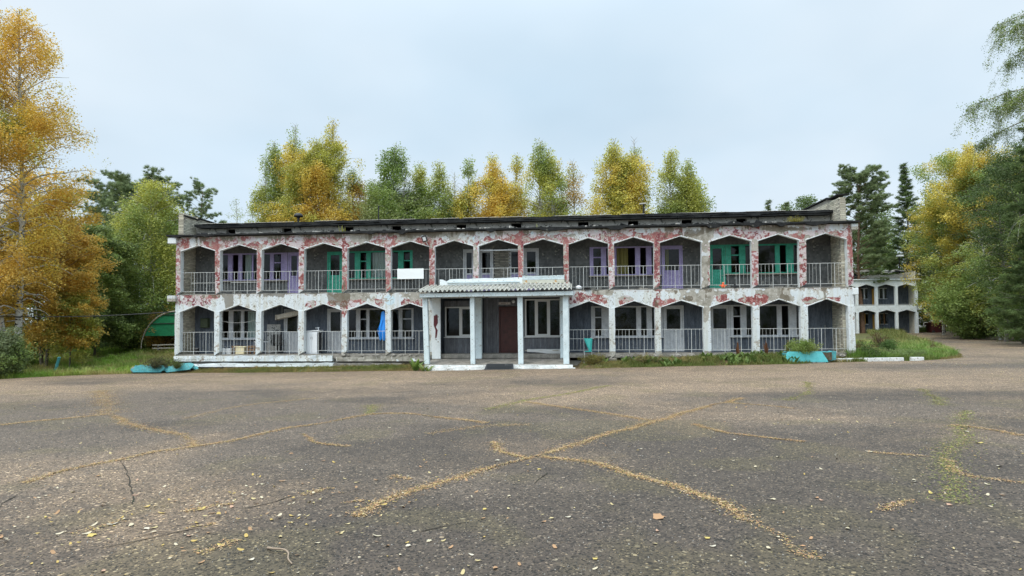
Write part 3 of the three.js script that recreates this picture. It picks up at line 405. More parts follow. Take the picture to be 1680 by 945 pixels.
{
  const r = rng(701);
  const colW = [0.24, 0.26, 0.25, 0.27, 0.26, 0.26, 0.27, 0.26, 0.25, 0.25, 0.27, 0.28, 0.38, 0.31, 0.31, 0.24], colL = [0.26, 0.27, 0.27, 0.29, 0.27, 0.27, 0.30, 0.27, 0.27, 0.27, 0.27, 0.27, 0.33, 0.31, 0.31, 0.28];
  const foot = [0.36, 0.36, 0.36, 0.36, 0.36, 0.34, 0.27, 0.27, 0.27, 0.27, 0.14, 0.12, 0.12, 0.2, 0.2, 0.2];
  for (let lv = 0; lv < 2; lv++) {
    const w = lv ? colW : colL;
    for (let i = 0; i < 16; i++) { // columns, each a little out of true
      if (!lv && (i === 7 || i === 8)) continue; const y0 = lv ? 3.405 : foot[i], y1 = SP[lv] + 0.002, lean = (r() - 0.5) * 0.05, x = COL[i], hw = w[i] / 2, s = new THREE.Shape();
      const jag = () => (r() - 0.5) * 0.022, n = 6; s.moveTo(x - hw + lean, y0);
      for (let k = 1; k < n; k++) s.lineTo(x + hw + lean * (1 - k / n) + jag(), lerp(y0, y1, (k - 0.5) / n)) ; s.lineTo(x + hw, y1); s.lineTo(x - hw, y1);
      for (let k = n - 1; k > 0; k--) s.lineTo(x - hw + lean * (1 - k / n) + jag(), lerp(y0, y1, (k - 0.5) / n));
      const z = 0.012 + (lv ? 0 : 0.02);
      hp('column', extrude(s, 0.27, z - 0.27), [M.facade, lv ? M.whitePaint : M.whitePaint]);
      if (!lv && i >= 10 && i <= 15 && i !== 14) hp('column_footing', rbox(w[i] + 0.12, 0.16, 0.34, 0.05, x + lean, foot[i] - 0.03, -0.1), i === 12 ? M.whitePaint : M.concrete);
    }
    for (let i = 0; i < NB; i++) { // arched spandrel over every bay
      const a = COL[i] - (i === 0 ? w[0] / 2 : 0), b = COL[i + 1] + (i === NB - 1 ? w[15] / 2 : 0), l = COL[i] + w[i] / 2, q = COL[i + 1] - w[i + 1] / 2, m = (l + q) / 2 + (r() - 0.5) * 0.03, s = new THREE.Shape();
      if (!lv && i > 5 && i < 9) { s.moveTo(a, 3.1); s.lineTo(b, 3.1); s.lineTo(b, TOP[0]); s.lineTo(a, TOP[0]); hp('lintel', extrude(s, 0.2, -0.2), [M.facade, M.whitePaint]); continue; }
      const top = TOP[lv] + (lv ? 0 : 0), pk = PK[lv] + (r() - 0.5) * 0.02;
      s.moveTo(a, SP[lv]); s.lineTo(l, SP[lv]); s.lineTo(m - 0.03, pk - 0.004); s.lineTo(m + 0.03, pk - 0.004); s.lineTo(q, SP[lv]); s.lineTo(b, SP[lv]); s.lineTo(b, top);
      const bits = 9; for (let k = 1; k < bits; k++) { const x = lerp(b, a, k / bits); s.lineTo(x + (r() - 0.5) * 0.08, top - (lv ? 0 : 0.045 * r() * r())); }
      s.lineTo(a, top);
      hp('arch_panel', extrude(s, 0.2, -0.2), [M.facade, M.whitePaint]);
    }
  }
  // floors, ceilings, beam ends, cornice
  hp('balcony_floor', metric(span(COL[0], COL[15], 0.20, 0.40, ZB, -0.02)), M.concrete);
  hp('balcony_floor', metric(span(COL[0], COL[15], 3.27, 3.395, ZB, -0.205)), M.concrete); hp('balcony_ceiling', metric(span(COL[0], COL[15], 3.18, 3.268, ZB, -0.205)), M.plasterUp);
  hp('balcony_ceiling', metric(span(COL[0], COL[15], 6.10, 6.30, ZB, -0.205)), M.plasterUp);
  const lip = []; for (let i = 0; i < NB; i++) { const n = 5; for (let k = 0; k < n; k++) { const a = lerp(COL[i], COL[i + 1], k / n), b = lerp(COL[i], COL[i + 1], (k + 1) / n), h = 0.025 + 0.05 * r() * r(); lip.push(span(a + 0.003, b - 0.003, 3.40, 3.40 + h * (i === 5 || i === 6 ? 0.5 : 1), -0.205 - 0.1 * r(), -0.03 - 0.06 * r())); } }
  hp('slab_edge', metric(merge(lip)), M.concrete);
  for (const [x, y] of [[-19.68, 6.14], [-19.68, 3.22]]) hp('beam_end', rbox(0.44, 0.30, 0.32, 0.02, x, y, -0.02), y > 5 ? M.whitePaint : M.facade);
  hp('beam_end', rbox(0.3, 0.28, 0.3, 0.02, 13.22, 6.16, -0.04), M.facade); hp('beam_end', rbox(0.24, 0.3, 0.28, 0.02, 13.2, 3.2, -0.04), M.whitePaint);
  { // bitumen edge of the balcony roof, wavy and torn
    const g = new THREE.BoxGeometry(33.35, 0.075, 0.55, 220, 1, 2); g.translate(-3.28, 6.385, -0.08);
    flat(g, (v) => { v.y += 0.035 * (fbm(v.x * 0.7, 3, 711, 3) - 0.5) + (v.y < 6.38 ? -0.12 * sstep(0.5, 0.8, fbm(v.x * 1.7, 8, 713, 3)) : 0.015 * (vnoise(v.x * 6, v.z * 4, 715) - 0.5)); if (v.z > 0) v.z += 0.07 * (fbm(v.x * 1.3, 1, 717, 3) - 0.5); });
    hp('roof_edge', metric(g), M.bitumen);
    hp('balcony_roof', metric(span(-19.35, 12.72, 6.335, 6.40, ZB, -0.34)), M.bitumen);
    const junk = []; for (let k = 0; k < 210; k++) { const x = -19 + 31.4 * r(), s = 0.03 + 0.09 * r() * r(), g2 = rbox(s * (1 + 2 * r()), s * (0.7 + r()), s, 0.008); g2.rotateY(r() * 3).rotateZ((r() - 0.5) * 0.6).translate(x, 6.43 + s * 0.3, -0.02 - 0.5 * r()); junk.push(g2); }
    const jm = hp('rubble', metric(merge(junk)), M.attic); jm.userData.kind = 'stuff';
    const torn = []; for (let k = 0; k < 90; k++) { const x = -19 + 31.4 * r(), s = 0.05 + 0.09 * r(), g2 = rbox(s * (1.2 + 2 * r()), s, 0.05, 0.008); g2.rotateZ((r() - 0.5) * 0.8).rotateX((r() - 0.5) * 1).translate(x, 6.45 + s * 0.3, -0.12 - 0.4 * r()); torn.push(g2); }
    const tm = hp('torn_felt', metric(merge(torn)), M.bitumen); tm.userData.kind = 'stuff';
  }
  // attic wall with square vents and the roof that oversails it
  {
    const s = new THREE.Shape(); s.moveTo(-19.3, 6.35); s.lineTo(12.72, 6.35); s.lineTo(12.72, 7.06); s.lineTo(-19.3, 7.06);
    for (const u of [-17.4, -14.35, -11.05, -8.55, -5.2, -2.4, 0.95, 3.4, 6.0, 8.6]) { const h = new THREE.Path(); h.moveTo(u - 0.26, 6.68); h.lineTo(u + 0.26, 6.66); h.lineTo(u + 0.24, 6.90); h.lineTo(u - 0.26, 6.90); s.holes.push(h); }
    hp('attic_wall', metric(extrude(s, 0.25, ZB - 0.25)), M.attic);
    const g = new THREE.BoxGeometry(32.1, 0.12, 9.4, 160, 1, 8); g.translate(-3.15, 7.08, -0.95 - 4.7);
    flat(g, (v) => { v.y += 0.05 * (fbm(v.x * 0.45, 2, 721, 3) - 0.5) + 0.03 * (vnoise(v.x * 2.5, v.z, 723) - 0.5); if (v.z > -1.0) { v.z += 0.12 * (fbm(v.x * 0.9, 5, 725, 4) - 0.5); if (v.y < 7.06) v.y -= 0.09 * sstep(0.52, 0.75, fbm(v.x * 1.1, 11, 727, 3)); } });
    hp('roof', metric(g), M.bitumen);
    for (let k = 0; k < 16; k++) { const x = -18.9 + 31.4 * (k + r() * 0.4) / 16, w = 1.1 + 0.9 * r(); hp('roof_flashing', metric(bx(w, 0.02, 0.06, 0, 0, 0).rotateZ((r() - 0.5) * 0.015).translate(x + w / 2, 7.148 + 0.012 * r(), -0.93 - 0.04 * r())), M.attic); }
    const eave = []; for (let k = 0; k < 40; k++) { const x = -19 + 31.6 * (k + 0.5) / 40; eave.push(bx(0.77, 0.04 + 0.02 * r(), 0.36, x, 6.965 - 0.012 * r(), -1.12)); }
    hp('eaves_soffit', metric(merge(eave)), M.bitumen);
  }
  // gable walls of brick at both ends: core, copings, bricks laid one by one
  const gable = (side) => {
    const xin = side < 0 ? -19.33 : 12.74, xo = xin + side * 0.28, up = side < 0 ? 7.4 : 7.46;
    const pr = new THREE.Shape(); pr.moveTo(0.0, 0.1); pr.lineTo(10, 0.1); pr.lineTo(10, up + (side < 0 ? 0.12 : 0.35)); pr.lineTo(1.3, up + (side < 0 ? 0.10 : 0.30)); pr.lineTo(0.0, up - 0.02);
    const core = new THREE.ExtrudeGeometry(pr, { depth: 0.28, bevelEnabled: false }); core.rotateY(Math.PI / 2); core.translate(Math.min(xin, xo), 0, -0.29);
    const g = hp('gable_wall', metric(core), M.mortar);
    const cap = []; for (let k = 0; k < 8; k++) cap.push(bx(0.44, 0.05, 1.22, (xin + xo) / 2, up + (side < 0 ? 0.11 : 0.33) + 0.012 * r() + (k ? 0.03 : -0.05), -0.9 - 1.2 * k).rotateZ(0));
    hp('coping', metric(merge(cap)), M.bitumen, g);
    const bg = rbox(0.245, 0.071, 0.115, 0.008), L = [], bay = 0.085;
    for (let k = 0; k * bay < up - 0.25; k++) {
      const y = 0.42 + k * bay; if (y > up + 0.2) break;
      for (let z = -0.42 - (k % 2) * 0.13; z > -1.34; z -= 0.262) L.push([xin + side * 0.047, y, z, Math.PI / 2]);          // face towards the balconies
      if (side < 0 || side > 0) for (let x = xo + 0.12 * -side + (k % 2 ? 0 : 0); Math.abs(x - xin) > 0.05 && (side < 0 ? x < xin : x > xin); x -= side * 0.262) L.push([x + (k % 2) * side * -0.02, y, -0.338, 0]);  // face towards the yard
      if (y > 6.45) for (let z = -1.6 - (k % 2) * 0.13; z > -5; z -= 0.262) L.push([xin + side * 0.047, y, z, Math.PI / 2]);
    }
    const inst = new THREE.InstancedMesh(bg, M.brick, L.length), o = new THREE.Object3D(), c = new THREE.Color(); inst.name = 'bricks'; inst.castShadow = inst.receiveShadow = true; inst.userData.kind = 'stuff';
    L.forEach(([x, y, z, a], i) => { o.position.set(x + (r() - 0.5) * 0.012, y + (r() - 0.5) * 0.006, z + (r() - 0.5) * 0.008); o.rotation.set(0, a, (r() - 0.5) * 0.02); o.updateMatrix(); inst.setMatrixAt(i, o.matrix); const t = 0.62 + 0.55 * r(); c.setRGB(t, t * (0.97 + 0.04 * r()), t * 0.95); inst.setColorAt(i, c); });
    g.add(inst);
  };
  gable(-1); gable(1);
  hp('rear_wall', metric(span(-19.33, 12.74, 0.1, 7.0, -10.2, -9.95)), M.plasterUp);
}
// back walls of the balconies with real openings, the rooms behind, doors and windows
{
  const r = rng(741), LV = [{ y0: 0.40, y1: 3.2, sill: 1.16, head: 2.68, dhead: 2.68, pan: 1.42 }, { y0: 3.395, y1: 6.1, sill: 4.19, head: 5.62, dhead: 5.62, pan: 4.33 }];
  for (let lv = 0; lv < 2; lv++) {
    const q = LV[lv], s = new THREE.Shape(); s.moveTo(-19.33, q.y0 - 0.15); s.lineTo(12.74, q.y0 - 0.15); s.lineTo(12.74, q.y1 + 0.15); s.lineTo(-19.33, q.y1 + 0.15);
    for (const [kind, l, , list] of OPENINGS) if (l === lv) { const a = list[0][1], b = list[list.length - 1][2], p = new THREE.Path(), y0 = kind === 'door' ? q.y0 + 0.04 : q.sill, y1 = q.head; p.moveTo(a, y0); p.lineTo(b, y0); p.lineTo(b, y1); p.lineTo(a, y1); s.holes.push(p); }
    if (!lv) for (const [a, b, y0, y1] of [[-6.0, -4.3, 0.42, 2.9], [-3.35, -2.15, 0.30, 2.72], [-1.9, -0.1, 0.42, 3.1]]) { const p = new THREE.Path(); p.moveTo(a, y0); p.lineTo(b, y0); p.lineTo(b, y1); p.lineTo(a, y1); s.holes.push(p); }
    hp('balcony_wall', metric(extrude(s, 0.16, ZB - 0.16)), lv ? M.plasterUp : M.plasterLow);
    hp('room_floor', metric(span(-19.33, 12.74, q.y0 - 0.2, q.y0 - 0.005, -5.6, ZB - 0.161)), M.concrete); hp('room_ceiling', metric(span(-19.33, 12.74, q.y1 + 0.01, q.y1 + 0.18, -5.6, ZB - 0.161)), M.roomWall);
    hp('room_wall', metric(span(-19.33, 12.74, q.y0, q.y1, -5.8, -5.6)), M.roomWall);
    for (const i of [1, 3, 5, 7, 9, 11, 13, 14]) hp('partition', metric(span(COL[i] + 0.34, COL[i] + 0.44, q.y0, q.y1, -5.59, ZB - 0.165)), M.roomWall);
  }
  const mats = { L: M.lilac, G: M.green, W: M.frameWhite, N: M.frameWhite };
  OPENINGS.forEach(([kind, lv, tone, list], n) => {
    const q = LV[lv], m = mats[tone], a = list[0][1], b = list[list.length - 1][2], zf = ZB - 0.07;
    if (kind === 'window') {
      const w = new THREE.Group(); w.name = 'window'; hotel.add(w); const add = (nm, g, mm) => part(nm, g, mm, w);
      add('frame', metric(merge([span(a, b, q.head - 0.07, q.head, zf, zf + 0.08), span(a, b, q.sill, q.sill + 0.06, zf, zf + 0.08)])), m);
      add('sill', metric(span(a - 0.05, b + 0.05, q.sill - 0.05, q.sill - 0.003, ZB + 0.003, ZB + 0.13)), tone === 'W' ? M.frameWhite : M.greyWood);
      for (const [t, x0, x1] of list) {
        if (t === 'f') add('mullion', metric(span(x0 + 0.002, x1 - 0.002, q.sill + 0.062, q.head - 0.072, zf - 0.01, zf + 0.075)), m);
        else {
          const broken = r(); const y1 = q.head - 0.072;
          if (t === 'q') { const yb = lerp(q.sill, q.head, 0.62); add('crossbar', metric(span(x0 + 0.004, x1 - 0.004, yb, yb + 0.055, zf, zf + 0.05)), m); add('pane', paneGeo(x0 + 0.004, x1 - 0.004, yb + 0.057, y1, zf + 0.015, zf + 0.02), M.glass); if (broken > 0.3) add('pane', paneGeo(x0 + 0.004, x1 - 0.004, q.sill + 0.062, yb - 0.002, zf + 0.015, zf + 0.02), M.glass); }
          else if (broken > 0.22) add('pane', paneGeo(x0 + 0.004, x1 - 0.004, q.sill + 0.062, y1, zf + 0.015, zf + 0.02), M.glass);
        }
      }
    } else {
      const d = new THREE.Group(); d.name = 'door'; hotel.add(d); const add = (nm, g, mm) => part(nm, g, mm, d);
      const st = 0.1, y0 = q.y0 + 0.045, lower = tone === 'N' ? M.lilac : m;
      add('frame', metric(merge([span(a, a + 0.055, y0, q.head, zf - 0.02, zf + 0.085), span(b - 0.055, b, y0, q.head, zf - 0.02, zf + 0.085), span(a + 0.056, b - 0.056, q.head - 0.06, q.head, zf - 0.02, zf + 0.085)])), m);
      add('leaf', metric(merge([span(a + 0.06, a + 0.06 + st, y0, q.head - 0.065, zf, zf + 0.05), span(b - 0.06 - st, b - 0.06, y0, q.head - 0.065, zf, zf + 0.05), span(a + 0.061 + st, b - 0.061 - st, q.head - 0.17, q.head - 0.066, zf, zf + 0.05), span(a + 0.061 + st, b - 0.061 - st, q.pan, q.pan + 0.08, zf, zf + 0.05)])), m);
      const np = 4, p0 = a + 0.062 + st, p1 = b - 0.062 - st; for (let k = 0; k < np; k++) add('panel', metric(span(lerp(p0, p1, k / np) + 0.003, lerp(p0, p1, (k + 1) / np) - 0.003, y0, q.pan - 0.003, zf + 0.008, zf + 0.036)), lower);
      add('pane', paneGeo(p0, p1, q.pan + 0.082, q.head - 0.172, zf + 0.02, zf + 0.025), M.glass);
      add('handle', merge([bar([b - 0.11, q.pan - 0.2, zf + 0.05], [b - 0.11, q.pan - 0.2, zf + 0.1], 0.012), bar([b - 0.11, q.pan - 0.2, zf + 0.1], [b - 0.2, q.pan - 0.2, zf + 0.1], 0.01)]), M.steel);
    }
  });
  const C = (x0, x1, y0, y1, mat) => { const g = new THREE.PlaneGeometry(x1 - x0, y1 - y0, 24, 4); g.translate((x0 + x1) / 2, (y0 + y1) / 2, ZB - 0.35); flat(g, (v) => { v.z += 0.04 * Math.sin(v.x * 34) + 0.02 * Math.sin(v.x * 13); }); mat.side = THREE.DoubleSide; hp('curtain', g, mat); };
  C(2.55, 3.15, 4.0, 5.6, M.curtain); C(-16.75, -16.45, 4.0, 5.6, M.curtainPale); C(-9.9, -9.1, 4.0, 5.6, M.curtainPale); C(-16.6, -16.1, 1.0, 2.6, M.curtainPale); C(4.9, 5.15, 4.0, 5.6, M.curtain);
  // bare brick pier between the two doors over the porch
  { const g = rbox(0.245, 0.062, 0.05, 0.006), L = []; for (let k = 0; k < 25; k++) for (let j = 0; j < 3; j++) L.push([-3.42 + j * 0.262 + (k % 2) * 0.06, 3.55 + k * 0.083]); const inst = new THREE.InstancedMesh(g, M.brick, L.length), o = new THREE.Object3D(), c = new THREE.Color(); inst.name = 'bricks'; inst.userData.kind = 'stuff'; inst.castShadow = inst.receiveShadow = true; L.forEach(([x, y], i) => { o.position.set(x, y, ZB + 0.012 + 0.006 * r()); o.updateMatrix(); inst.setMatrixAt(i, o.matrix); const t = 0.4 + 0.3 * r(); c.setRGB(t, t, t); inst.setColorAt(i, c); }); hotel.add(inst); }
  hp('light_batten', metric(span(-4.15, -2.2, 5.40, 5.44, -0.32, -0.28).rotateZ(0.0)), M.frameWhite);
}
// railings: one to a bay, with posts that run down past the floor
{
  const r = rng(761), bal = new THREE.CylinderGeometry(0.0065, 0.0065, 1, 5), post = new THREE.CylinderGeometry(0.014, 0.014, 1, 6);
  const rods = (g, name, x, y0, y1, tilt = 0, mat = M.rail) => { const b = new THREE.Mesh(name === 'post' ? post : bal, mat); b.name = name; b.castShadow = b.receiveShadow = true; b.position.set(x, (y0 + y1) / 2, 0); b.scale.y = y1 - y0; b.rotation.z = tilt; g.add(b); };
  for (let lv = 0; lv < 2; lv++) for (let i = 0; i < NB; i++) {
    if (!lv && (i === 6 || i === 7 || i === 8)) continue;
    const g = new THREE.Group(); g.name = 'railing'; g.position.set(0, (lv ? 3.40 : 0.40), -0.10); hotel.add(g);
    const a = COL[i] + 0.14, b = COL[i + 1] - 0.14, h = lv ? 1.13 : 1.13, lo = 0.17 + (r() - 0.5) * 0.03, gap = !lv && i === 3 ? 0.62 : 0;
    part('top_rail', span(a + gap, b, h - 0.014, h + 0.006, -0.012, 0.012).rotateZ(0), M.rail, g); part('bottom_rail', span(a + gap, b, lo - 0.006, lo + 0.012, -0.008, 0.008), M.rail, g);
    if ((lv && (i === 0 || i === 1)) || (!lv && i === 9)) part('middle_rail', span(i === 9 ? a : a + 0.5, i === 9 ? lerp(a, b, 0.62) : b, 0.69 - (i === 9 ? 0 : 0.1), 0.71 - (i === 9 ? 0 : 0.1), -0.009, 0.009), M.rail, g);
    const n = 11; for (let k = 1; k < n; k++) { const x = lerp(a, b, k / n) + (r() - 0.5) * 0.03; if (x < a + gap || (k % 4 !== 0 && r() > 0.92)) continue; if (k % 4 === 0) rods(g, 'post', x, -0.05, h - 0.014); else rods(g, 'baluster', x, lo + 0.012, h - 0.014, (r() - 0.5) * 0.03); }
  }
}
// plinth under the ground floor: whitewashed on the left, crumbling stone further right
{
  const r = rng(771), seg = [];
  const run = (x0, x1, y0, y1, z1, mat, name) => { const g = new THREE.BoxGeometry(x1 - x0, y1 - y0, 0.5, Math.ceil((x1 - x0) * 6), 2, 1); g.translate((x0 + x1) / 2, (y0 + y1) / 2, z1 - 0.25); flat(g, (v) => { const e = fbm(v.x * 2.3, v.y * 5, 773, 3) - 0.5; if (v.z > z1 - 0.2) v.z += e * 0.07; if (v.y > y1 - 0.01) v.y += e * 0.06; }); const q = g.toNonIndexed(); q.computeVertexNormals(); const p = q.attributes.position, uv = new Float32Array(p.count * 2); for (let i = 0; i < p.count; i++) { uv[2 * i] = p.getX(i); uv[2 * i + 1] = p.getY(i); } q.setAttribute('uv', new THREE.BufferAttribute(uv, 2)); hp(name, q, mat); };
  let x = -19.55; while (x < -11.4) { const w = Math.min(1.6 + 1.4 * r(), -11.2 - x); run(x + 0.004, x + w - 0.004, 0.07, 0.345, 0.09, M.facade, 'plinth_block'); x += w; }
  x = -19.2; while (x < -8.8) { const w = 0.9 + 1.3 * r(); run(x, x + w - 0.02, -0.2, -0.02 - 0.03 * r(), 0.2, x < -11.5 ? M.whitePaint : M.concrete, 'footing_block'); x += w; }
  x = -11.19; while (x < -6.6) { const w = 0.6 + 0.7 * r(); run(x + 0.004, Math.min(x + w, -6.5) - 0.004, 0.06, 0.30 - 0.05 * r(), 0.07, M.facade, 'plinth_block'); x += w; }
  x = 0.25; while (x < 12.8) { const w = 0.9 + 1.2 * r(); run(x + 0.004, Math.min(x + w, 12.9) - 0.004, 0.215, 0.405, 0.0, M.concrete, 'floor_edge'); x += w; }
  hp('footing', metric(span(-19.5, 12.9, -0.6, 0.06, -1.6, -0.18)), M.concrete);
  const st = []; for (let k = 0; k < 120; k++) { const big = r(), s = 0.04 + 0.11 * big * big, X = k < 70 ? lerp(-11.5, -6.5, r()) : lerp(0.6, 12.6, r()), g = new THREE.DodecahedronGeometry(s, 0); g.scale(1.3, 0.7, 1).rotateY(r() * 6).translate(X, (k < 70 ? 0.33 : 0.28) + 0.02 * r(), k < 70 ? 0.0 - 0.25 * r() : 0.02 + 0.35 * r()); st.push(g); }
  const s2 = hp('rubble', metric(merge(st)), M.concrete); s2.userData.kind = 'stuff';
}
// ---------------------------------------------------------------- entrance porch of the same building
{
  const r = rng(801), hpp = hp;
  const floorY = (z) => lerp(0.30, -0.02, clamp((z + 1.2) / 2.95));
  { // worn sloping porch floor and two steps
    const g = new THREE.BoxGeometry(6.6, 0.3, 3.1, 30, 1, 12); g.translate(-3.1, 0, 0.25); flat(g, (v) => { const top = v.y > 0; v.y = (top ? floorY(v.z) : floorY(v.z) - 0.3) + (top ? 0.018 * (fbm(v.x * 2, v.z * 2, 803, 3) - 0.5) : 0); if (v.z > 1.7) v.z += 0.07 * (fbm(v.x * 1.4, 2, 805, 3) - 0.5); });
    hpp('porch_floor', metric(g), M.concrete);
    const step = (y0, y1, z0, z1, x0, x1, mat) => { const q = new THREE.BoxGeometry(x1 - x0, y1 - y0, z1 - z0, 40, 2, 2); q.translate((x0 + x1) / 2, (y0 + y1) / 2, (z0 + z1) / 2); flat(q, (v) => { const e = fbm(v.x * 2.1, v.y * 4, 807, 4) - 0.5; if (v.z > z1 - 0.05) v.z += e * 0.12; if (v.y > y1 - 0.02) v.y += e * 0.04; }); hpp('step', metric(q), mat); };
    step(-0.135, -0.015, 1.76, 1.91, -6.35, 0.32, M.kerb); step(-0.34, -0.138, 1.8, 2.10, -6.3, 0.42, M.kerb);
  }
  // posts: slightly crooked squared timbers, painted pale blue
  for (const [x, w, k] of [[-6.36, 0.235, 0.05], [-4.2, 0.205, 0.03], [-2.02, 0.235, 0.03], [0.03, 0.26, -0.02]]) {
    const g = new RoundedBoxGeometry(w, 3.12, 0.24, 2, 0.02), h = g.index ? g : g; flat(h, (v) => { v.x += k * (0.5 - (v.y + 1.56) / 3.12) * 1.2 + 0.015 * Math.sin(v.y * 3 + x); });
    hpp('porch_post', metric(h.translate(x, 1.555, 1.52)), M.bluePaint);
  }
  for (const [x, w] of [[-6.19, 0.42], [-4.14, 0.3], [-0.16, 0.16]]) hpp('pilaster', metric(span(x - w / 2, x + w / 2, 0.18, 3.095, x > -5 && x < -1 ? -0.2 : 0.045, 0.16)), x < -6 ? M.whitePaint : M.bluePaint);
  { const s = new THREE.Shape(); s.moveTo(-6.3, 2.25); s.lineTo(-6.12, 2.3); s.lineTo(-6.1, 1.9); s.lineTo(-6.2, 1.7); s.lineTo(-6.11, 1.55); s.lineTo(-6.16, 1.2); s.lineTo(-6.24, 1.15); s.lineTo(-6.22, 1.55); s.lineTo(-6.31, 1.8); hpp('red_patch', new THREE.ExtrudeGeometry(s, { depth: 0.003, bevelEnabled: false }).translate(0, 0, 0.1605), M.redCoat ??= plain(0.11, 0.022, 0.028, 0.8)); }
  // fascia, soffit boards, corrugated sheets
  { const g = new THREE.BoxGeometry(6.95, 0.175, 0.05, 40, 1, 1); g.translate(-3.12, 3.155, 1.82); flat(g, (v) => { v.y += 0.02 * (fbm(v.x * 0.5, 1, 811, 2) - 0.5) + (v.x + 3) * 0.004; }); hpp('fascia', metric(g), M.bluePaint); }
  for (const x of [-6.56, 0.32]) hpp('side_fascia', metric(span(x - 0.02, x + 0.02, 3.06, 3.2, 0.02, 1.79)), M.bluePaint);
  hpp('porch_beam', metric(span(-6.5, 0.28, 3.065, 3.16, 1.42, 1.6)), M.bluePaint);
  for (let k = 0; k < 12; k++) hpp('soffit_board', metric(span(-6.5, 0.28, 3.17, 3.19, 0.06 + k * 0.142, 0.06 + k * 0.142 + 0.135)), M.plank);
  const sheet1 = (x0, w, z0, z1, y0, y1, lift) => {
    const n = Math.round(w / 0.2 * 10), m = 7, pos = [], idx = [], uv = [];
    for (const side of [0, 1]) for (let j = 0; j <= m; j++) for (let i = 0; i <= n; i++) { const x = x0 + w * i / n, t = j / m, y = lerp(y0, y1, t) + 0.05 * Math.cos((x + 6.6) / 0.2 * 2 * Math.PI) + lift * (1 - t) - side * 0.008 + 0.012 * (vnoise(x * 3, t * 3, 813) - 0.5), z = lerp(z0, z1, t) + (j === 0 ? 0.03 * (vnoise(x * 9, 1, 815) - 0.5) : 0); pos.push(x, y, z); uv.push(x, z); }
    const A = (s, j, i) => s * (m + 1) * (n + 1) + j * (n + 1) + i;
    for (let j = 0; j < m; j++) for (let i = 0; i < n; i++) { idx.push(A(0, j, i), A(0, j, i + 1), A(0, j + 1, i), A(0, j, i + 1), A(0, j + 1, i + 1), A(0, j + 1, i)); idx.push(A(1, j, i), A(1, j + 1, i), A(1, j, i + 1), A(1, j, i + 1), A(1, j + 1, i), A(1, j + 1, i + 1)); }
    for (let i = 0; i < n; i++) idx.push(A(0, 0, i), A(1, 0, i), A(0, 0, i + 1), A(0, 0, i + 1), A(1, 0, i), A(1, 0, i + 1));
    const g = new THREE.BufferGeometry(); g.setAttribute('position', new THREE.Float32BufferAttribute(pos, 3)); g.setAttribute('uv', new THREE.Float32BufferAttribute(uv, 2)); g.setIndex(idx); g.computeVertexNormals(); hpp('roof_sheet', g, M.slate);
  };
  for (let k = 0; k < 7; k++) sheet1(-6.72 + k * 1.0, 1.03, 1.98 + 0.03 * r(), 0.05, 3.315 + k * 0.008, 3.71, 0.006 * (k % 2) + 0.004);
  for (let k = 4; k < 7; k++) sheet1(-6.66 + k * 1.0, 0.98, 1.12 + 0.12 * r(), 0.03, 3.515, 3.765, 0.03 + 0.012 * (k % 2));
  // boards and sheet standing on the porch roof in front of the balcony
  { const g = new THREE.BoxGeometry(4.0, 0.30, 0.03, 24, 3, 1); flat(g, (v) => { if (v.y > 0.1) v.y += 0.05 * (fbm(v.x * 1.7, 3, 817, 3) - 0.5) - (v.x < -1.55 && v.x > -1.72 ? 0.1 : 0); v.z += 0.02 * Math.sin(v.x * 2); }); g.rotateZ(0.012).translate(-4.02, 3.87, 0.09); hpp('parapet_board', metric(g), M.whitePaint); }
  hpp('parapet_board', metric(bx(3.5, 0.05, 0.05, -3.9, 3.845, 0.14).rotateZ(0.0)), M.bluePaint);
  hpp('parapet_sheet', metric(bx(2.0, 0.2, 0.025, -1.02, 4.03, 0.085)), M.bluePaint); hpp('parapet_sheet', metric(bx(2.0, 0.17, 0.03, -1.02, 3.835, 0.09)), mottledCream());
  hpp('cable', tube([[-2.05, 4.17, 0.13], [-1.7, 4.125, 0.16], [-1.0, 4.12, 0.16], [-0.3, 4.14, 0.15], [-0.03, 4.19, 0.12]], 0.012), M.black);
  function mottledCream() { return mottled([0.46, 0.46, 0.38], [0.60, 0.60, 0.52], { fleck: [0.5, 0.3, 0.13], amount: 0.2, metres: 1.4, seed: 821, freq: 5, bump: 0.003 }); }
  // plank walls, each board by itself
  const boards = (x0, x1, y0, y1, z, skip, turn = false) => {
    const n = Math.round((x1 - x0) / 0.115), w = (x1 - x0) / n;
    for (let k = 0; k < n; k++) {
      const a = x0 + k * w + 0.003, b = a + w - 0.006, runs = skip && b > skip[0] && a < skip[1] ? [[y0, skip[2]], [skip[3], y1]] : [[y0, y1]];
      for (const [p, q] of runs) if (q - p > 0.03) { const dz = 0.006 * r(), g = turn ? span(z, z + 0.025, p, q, a, b) : span(a, b, p, q, z - 0.025 + dz, z + dz); hpp('plank', metric(g), r() > 0.5 ? M.plank : M.plank2); }
    }
  };
  const zw = -0.9; hpp('porch_wall', metric(span(-6.40, -6.25, 0.2, 3.1, -1.29, -0.26)), M.plasterLow); hpp('porch_wall', metric(span(-0.08, 0.06, 0.2, 3.1, -1.29, -0.26)), M.plasterLow); hpp('porch_ceiling', metric(span(-6.24, -0.09, 3.11, 3.16, -1.29, -0.205)), M.plank);
  boards(-6.0, -4.2, 0.2, 3.0, zw, [-5.98, -4.45, 1.16, 2.73]); boards(-4.05, -3.3, 0.24, 3.1, -1.24); boards(-3.3, -2.05, 2.72, 3.1, -1.24); boards(-2.1, -0.1, 0.2, 3.08, zw, [-1.98, -0.2, 1.16, 3.07]);
  boards(-1.22, -0.88, 0.2, 3.05, -4.16, null, true); boards(-1.22, -0.88, 0.2, 3.05, -2.09, null, true);
